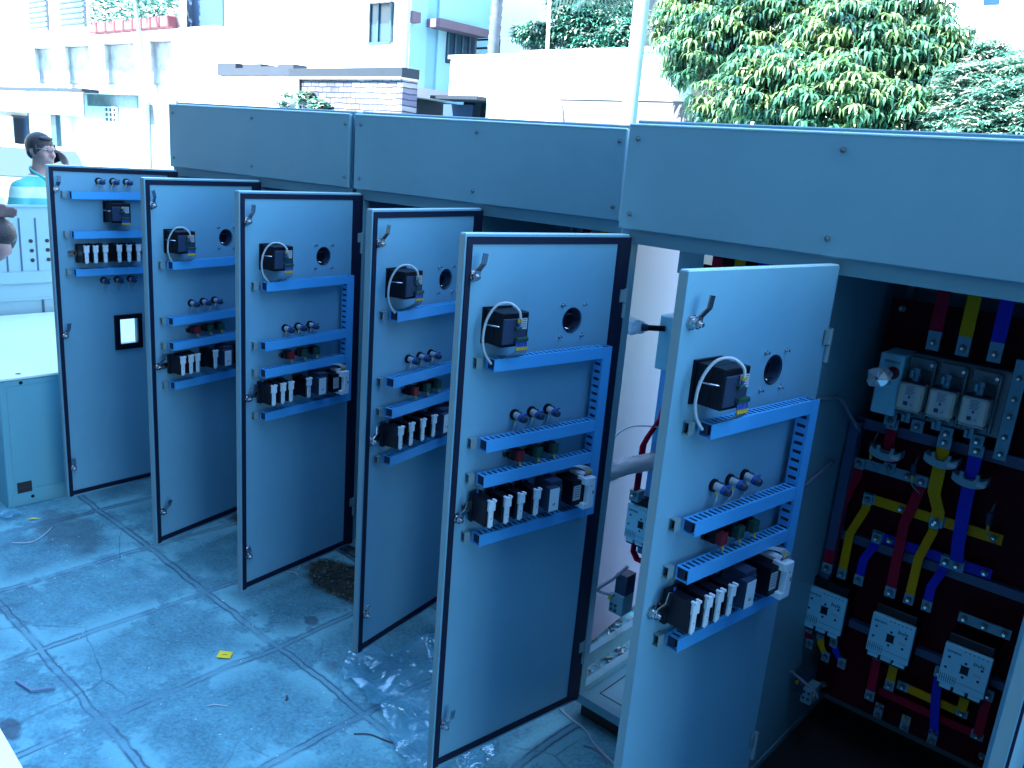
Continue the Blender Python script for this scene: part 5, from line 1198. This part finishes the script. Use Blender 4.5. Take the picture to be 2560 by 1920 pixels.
tree('mango_tree', 'large mango tree with long drooping leaves behind the near cabinet', (-1.9, 9.2, 0), big, 5200, 11, .27, .037, ([MG1, MG2, MG0], [5, 3.4, 1.8]), droop=1.35)
FT1 = leafmat('far_leaf', (.020, .15, .14), (.07, .30, .20)); FT2 = leafmat('far_leaf_pale', (.20, .36, .30), (.36, .50, .42))
far = [lobe(1440, 70, 70, 14), lobe(1530, 60, 80, 14.5), lobe(1350, 95, 45, 13.6), lobe(1460, -10, 90, 15), lobe(1560, 100, 60, 14), lobe(1310, 88, 28, 13.6), lobe(1480, 140, 70, 14)]
tree('broadleaf_tree', 'bluish green tree behind the terrace parapet, left of the utility pole', (HY(1470, 60, 14.2).x, 14.2, 0), far, 2600, 8, .24, .055, ([FT1, FT2, MG0], [5, 2, 2]), droop=.8, trunk_r=.14)
FN1 = leafmat('fine_leaf', (.05, .22, .18), (.16, .38, .30)); FN2 = leafmat('fine_leaf_pale', (.34, .50, .42), (.55, .62, .54))
fin = [lobe(2420, 230, 85, 8.6), lobe(2490, 280, 90, 8.2), lobe(2540, 200, 80, 8.8), lobe(2380, 310, 70, 8.4), lobe(2470, 150, 60, 9.4), lobe(2560, 330, 90, 8.0), lobe(2440, 360, 90, 8.0), lobe(2620, 260, 100, 8.4)]
tree('fine_leaved_tree', 'pale feathery tree at the right edge beside the mango tree', (HY(2480, 300, 8.8).x, 8.8, 0), fin, 4200, 8, .11, .024, ([FN1, FN2, MG0], [5, 3, 1]), droop=.6, trunk_r=.10, shell=.3)
CL = [lobe(705, 262, 16, 7.7), lobe(760, 250, 28, 7.85), lobe(800, 270, 30, 7.8), lobe(715, 240, 12, 7.8)]
tree('creeper', 'pale creeper climbing over the left end of the brick wall', (HY(760, 260, 7.8).x, 7.8, 0), CL, 220, 6, .12, .05, ([FT1, FT2, FN2], [2, 3, 2]), droop=.4, trunk_r=.03, shell=.2, cat='creeper')
# palm seen behind the mango tree beside the pole
b = MB(); q = HY(1635, -60, 12); rp2 = empty('palm_tree', (q.x, q.y, 0), 0, 'palm with hanging fronds between the utility pole and the mango tree', 'palm tree'); b.cyl((0, 0, 0), (0, 0, q.z), .14, MATS['palm_bark'], 12, r2=.12); b.obj('trunk', rp2); b = MB()
for k in range(13): frond(b, Vector((0, 0, q.z)), k*2*PI/13+.2, 1.9, .35, MG0)
b.obj('crown', rp2)
# 8. white houses on the right, and the far ones that close the view
rh = empty('white_house', (HY(2450, 80, 15).x, 15, 0), 0, 'white house with one small window behind the trees at the upper right', 'house')
b = MB(); x0 = HY(1640, 60, 15).x; x1 = HY(2560, 80, 15).x+4; b.box(x0, x1, 15, 22, 0, 10, WHT); hobj(b, 'wall', rh)
b = MB(); xa, xb = HY(2460, 5, 14.98).x, HY(2504, 5, 14.98).x; b.box(xa, xb, 14.94, 14.998, HY(2480, 13, 14.98).z, HY(2480, -60, 14.98).z, WINB); w_ = hobj(b, 'window', rh)
b = MB(); b.box(xa-.1, xb+.1, 14.8, 14.998, HY(2480, 32, 14.98).z, HY(2480, 20, 14.98).z, WHC); sub(b, 'sill', w_, rh)
nb = empty('neighbour_house', (HY(2530, 80, 11).x, 11, 0), 0, 'nearer white upper storey with an overhanging slab at the top right corner', 'house')
b = MB(); x0 = HY(2483, 80, 11).x; x1 = x0+6; zz = HY(2520, 128, 11).z; b.box(x0, x1, 11, 16, zz, zz+4, WHT); b.box(x0+.8, x1, 12.0, 16, 0, zz-.16, WHC); hobj(b, 'wall', nb)
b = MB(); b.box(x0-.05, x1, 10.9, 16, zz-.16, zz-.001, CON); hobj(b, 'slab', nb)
fb = empty('far_block', (-16, 24.5, 0), 0, 'pale blue block behind the palm trunk and the far tree', 'building')
b = MB(); b.box(HY(1240, 60, 24).x, HY(1660, 60, 24).x, 24, 30, 0, 14, SKYB2); hobj(b, 'wall', fb)
b = MB(); b.box(HY(1606, 60, 16).x, HY(1655, 60, 16).x, 15.0-.06, 14.998, HY(1620, 82, 15).z, 10, WINB); hobj(b, 'window', rh)
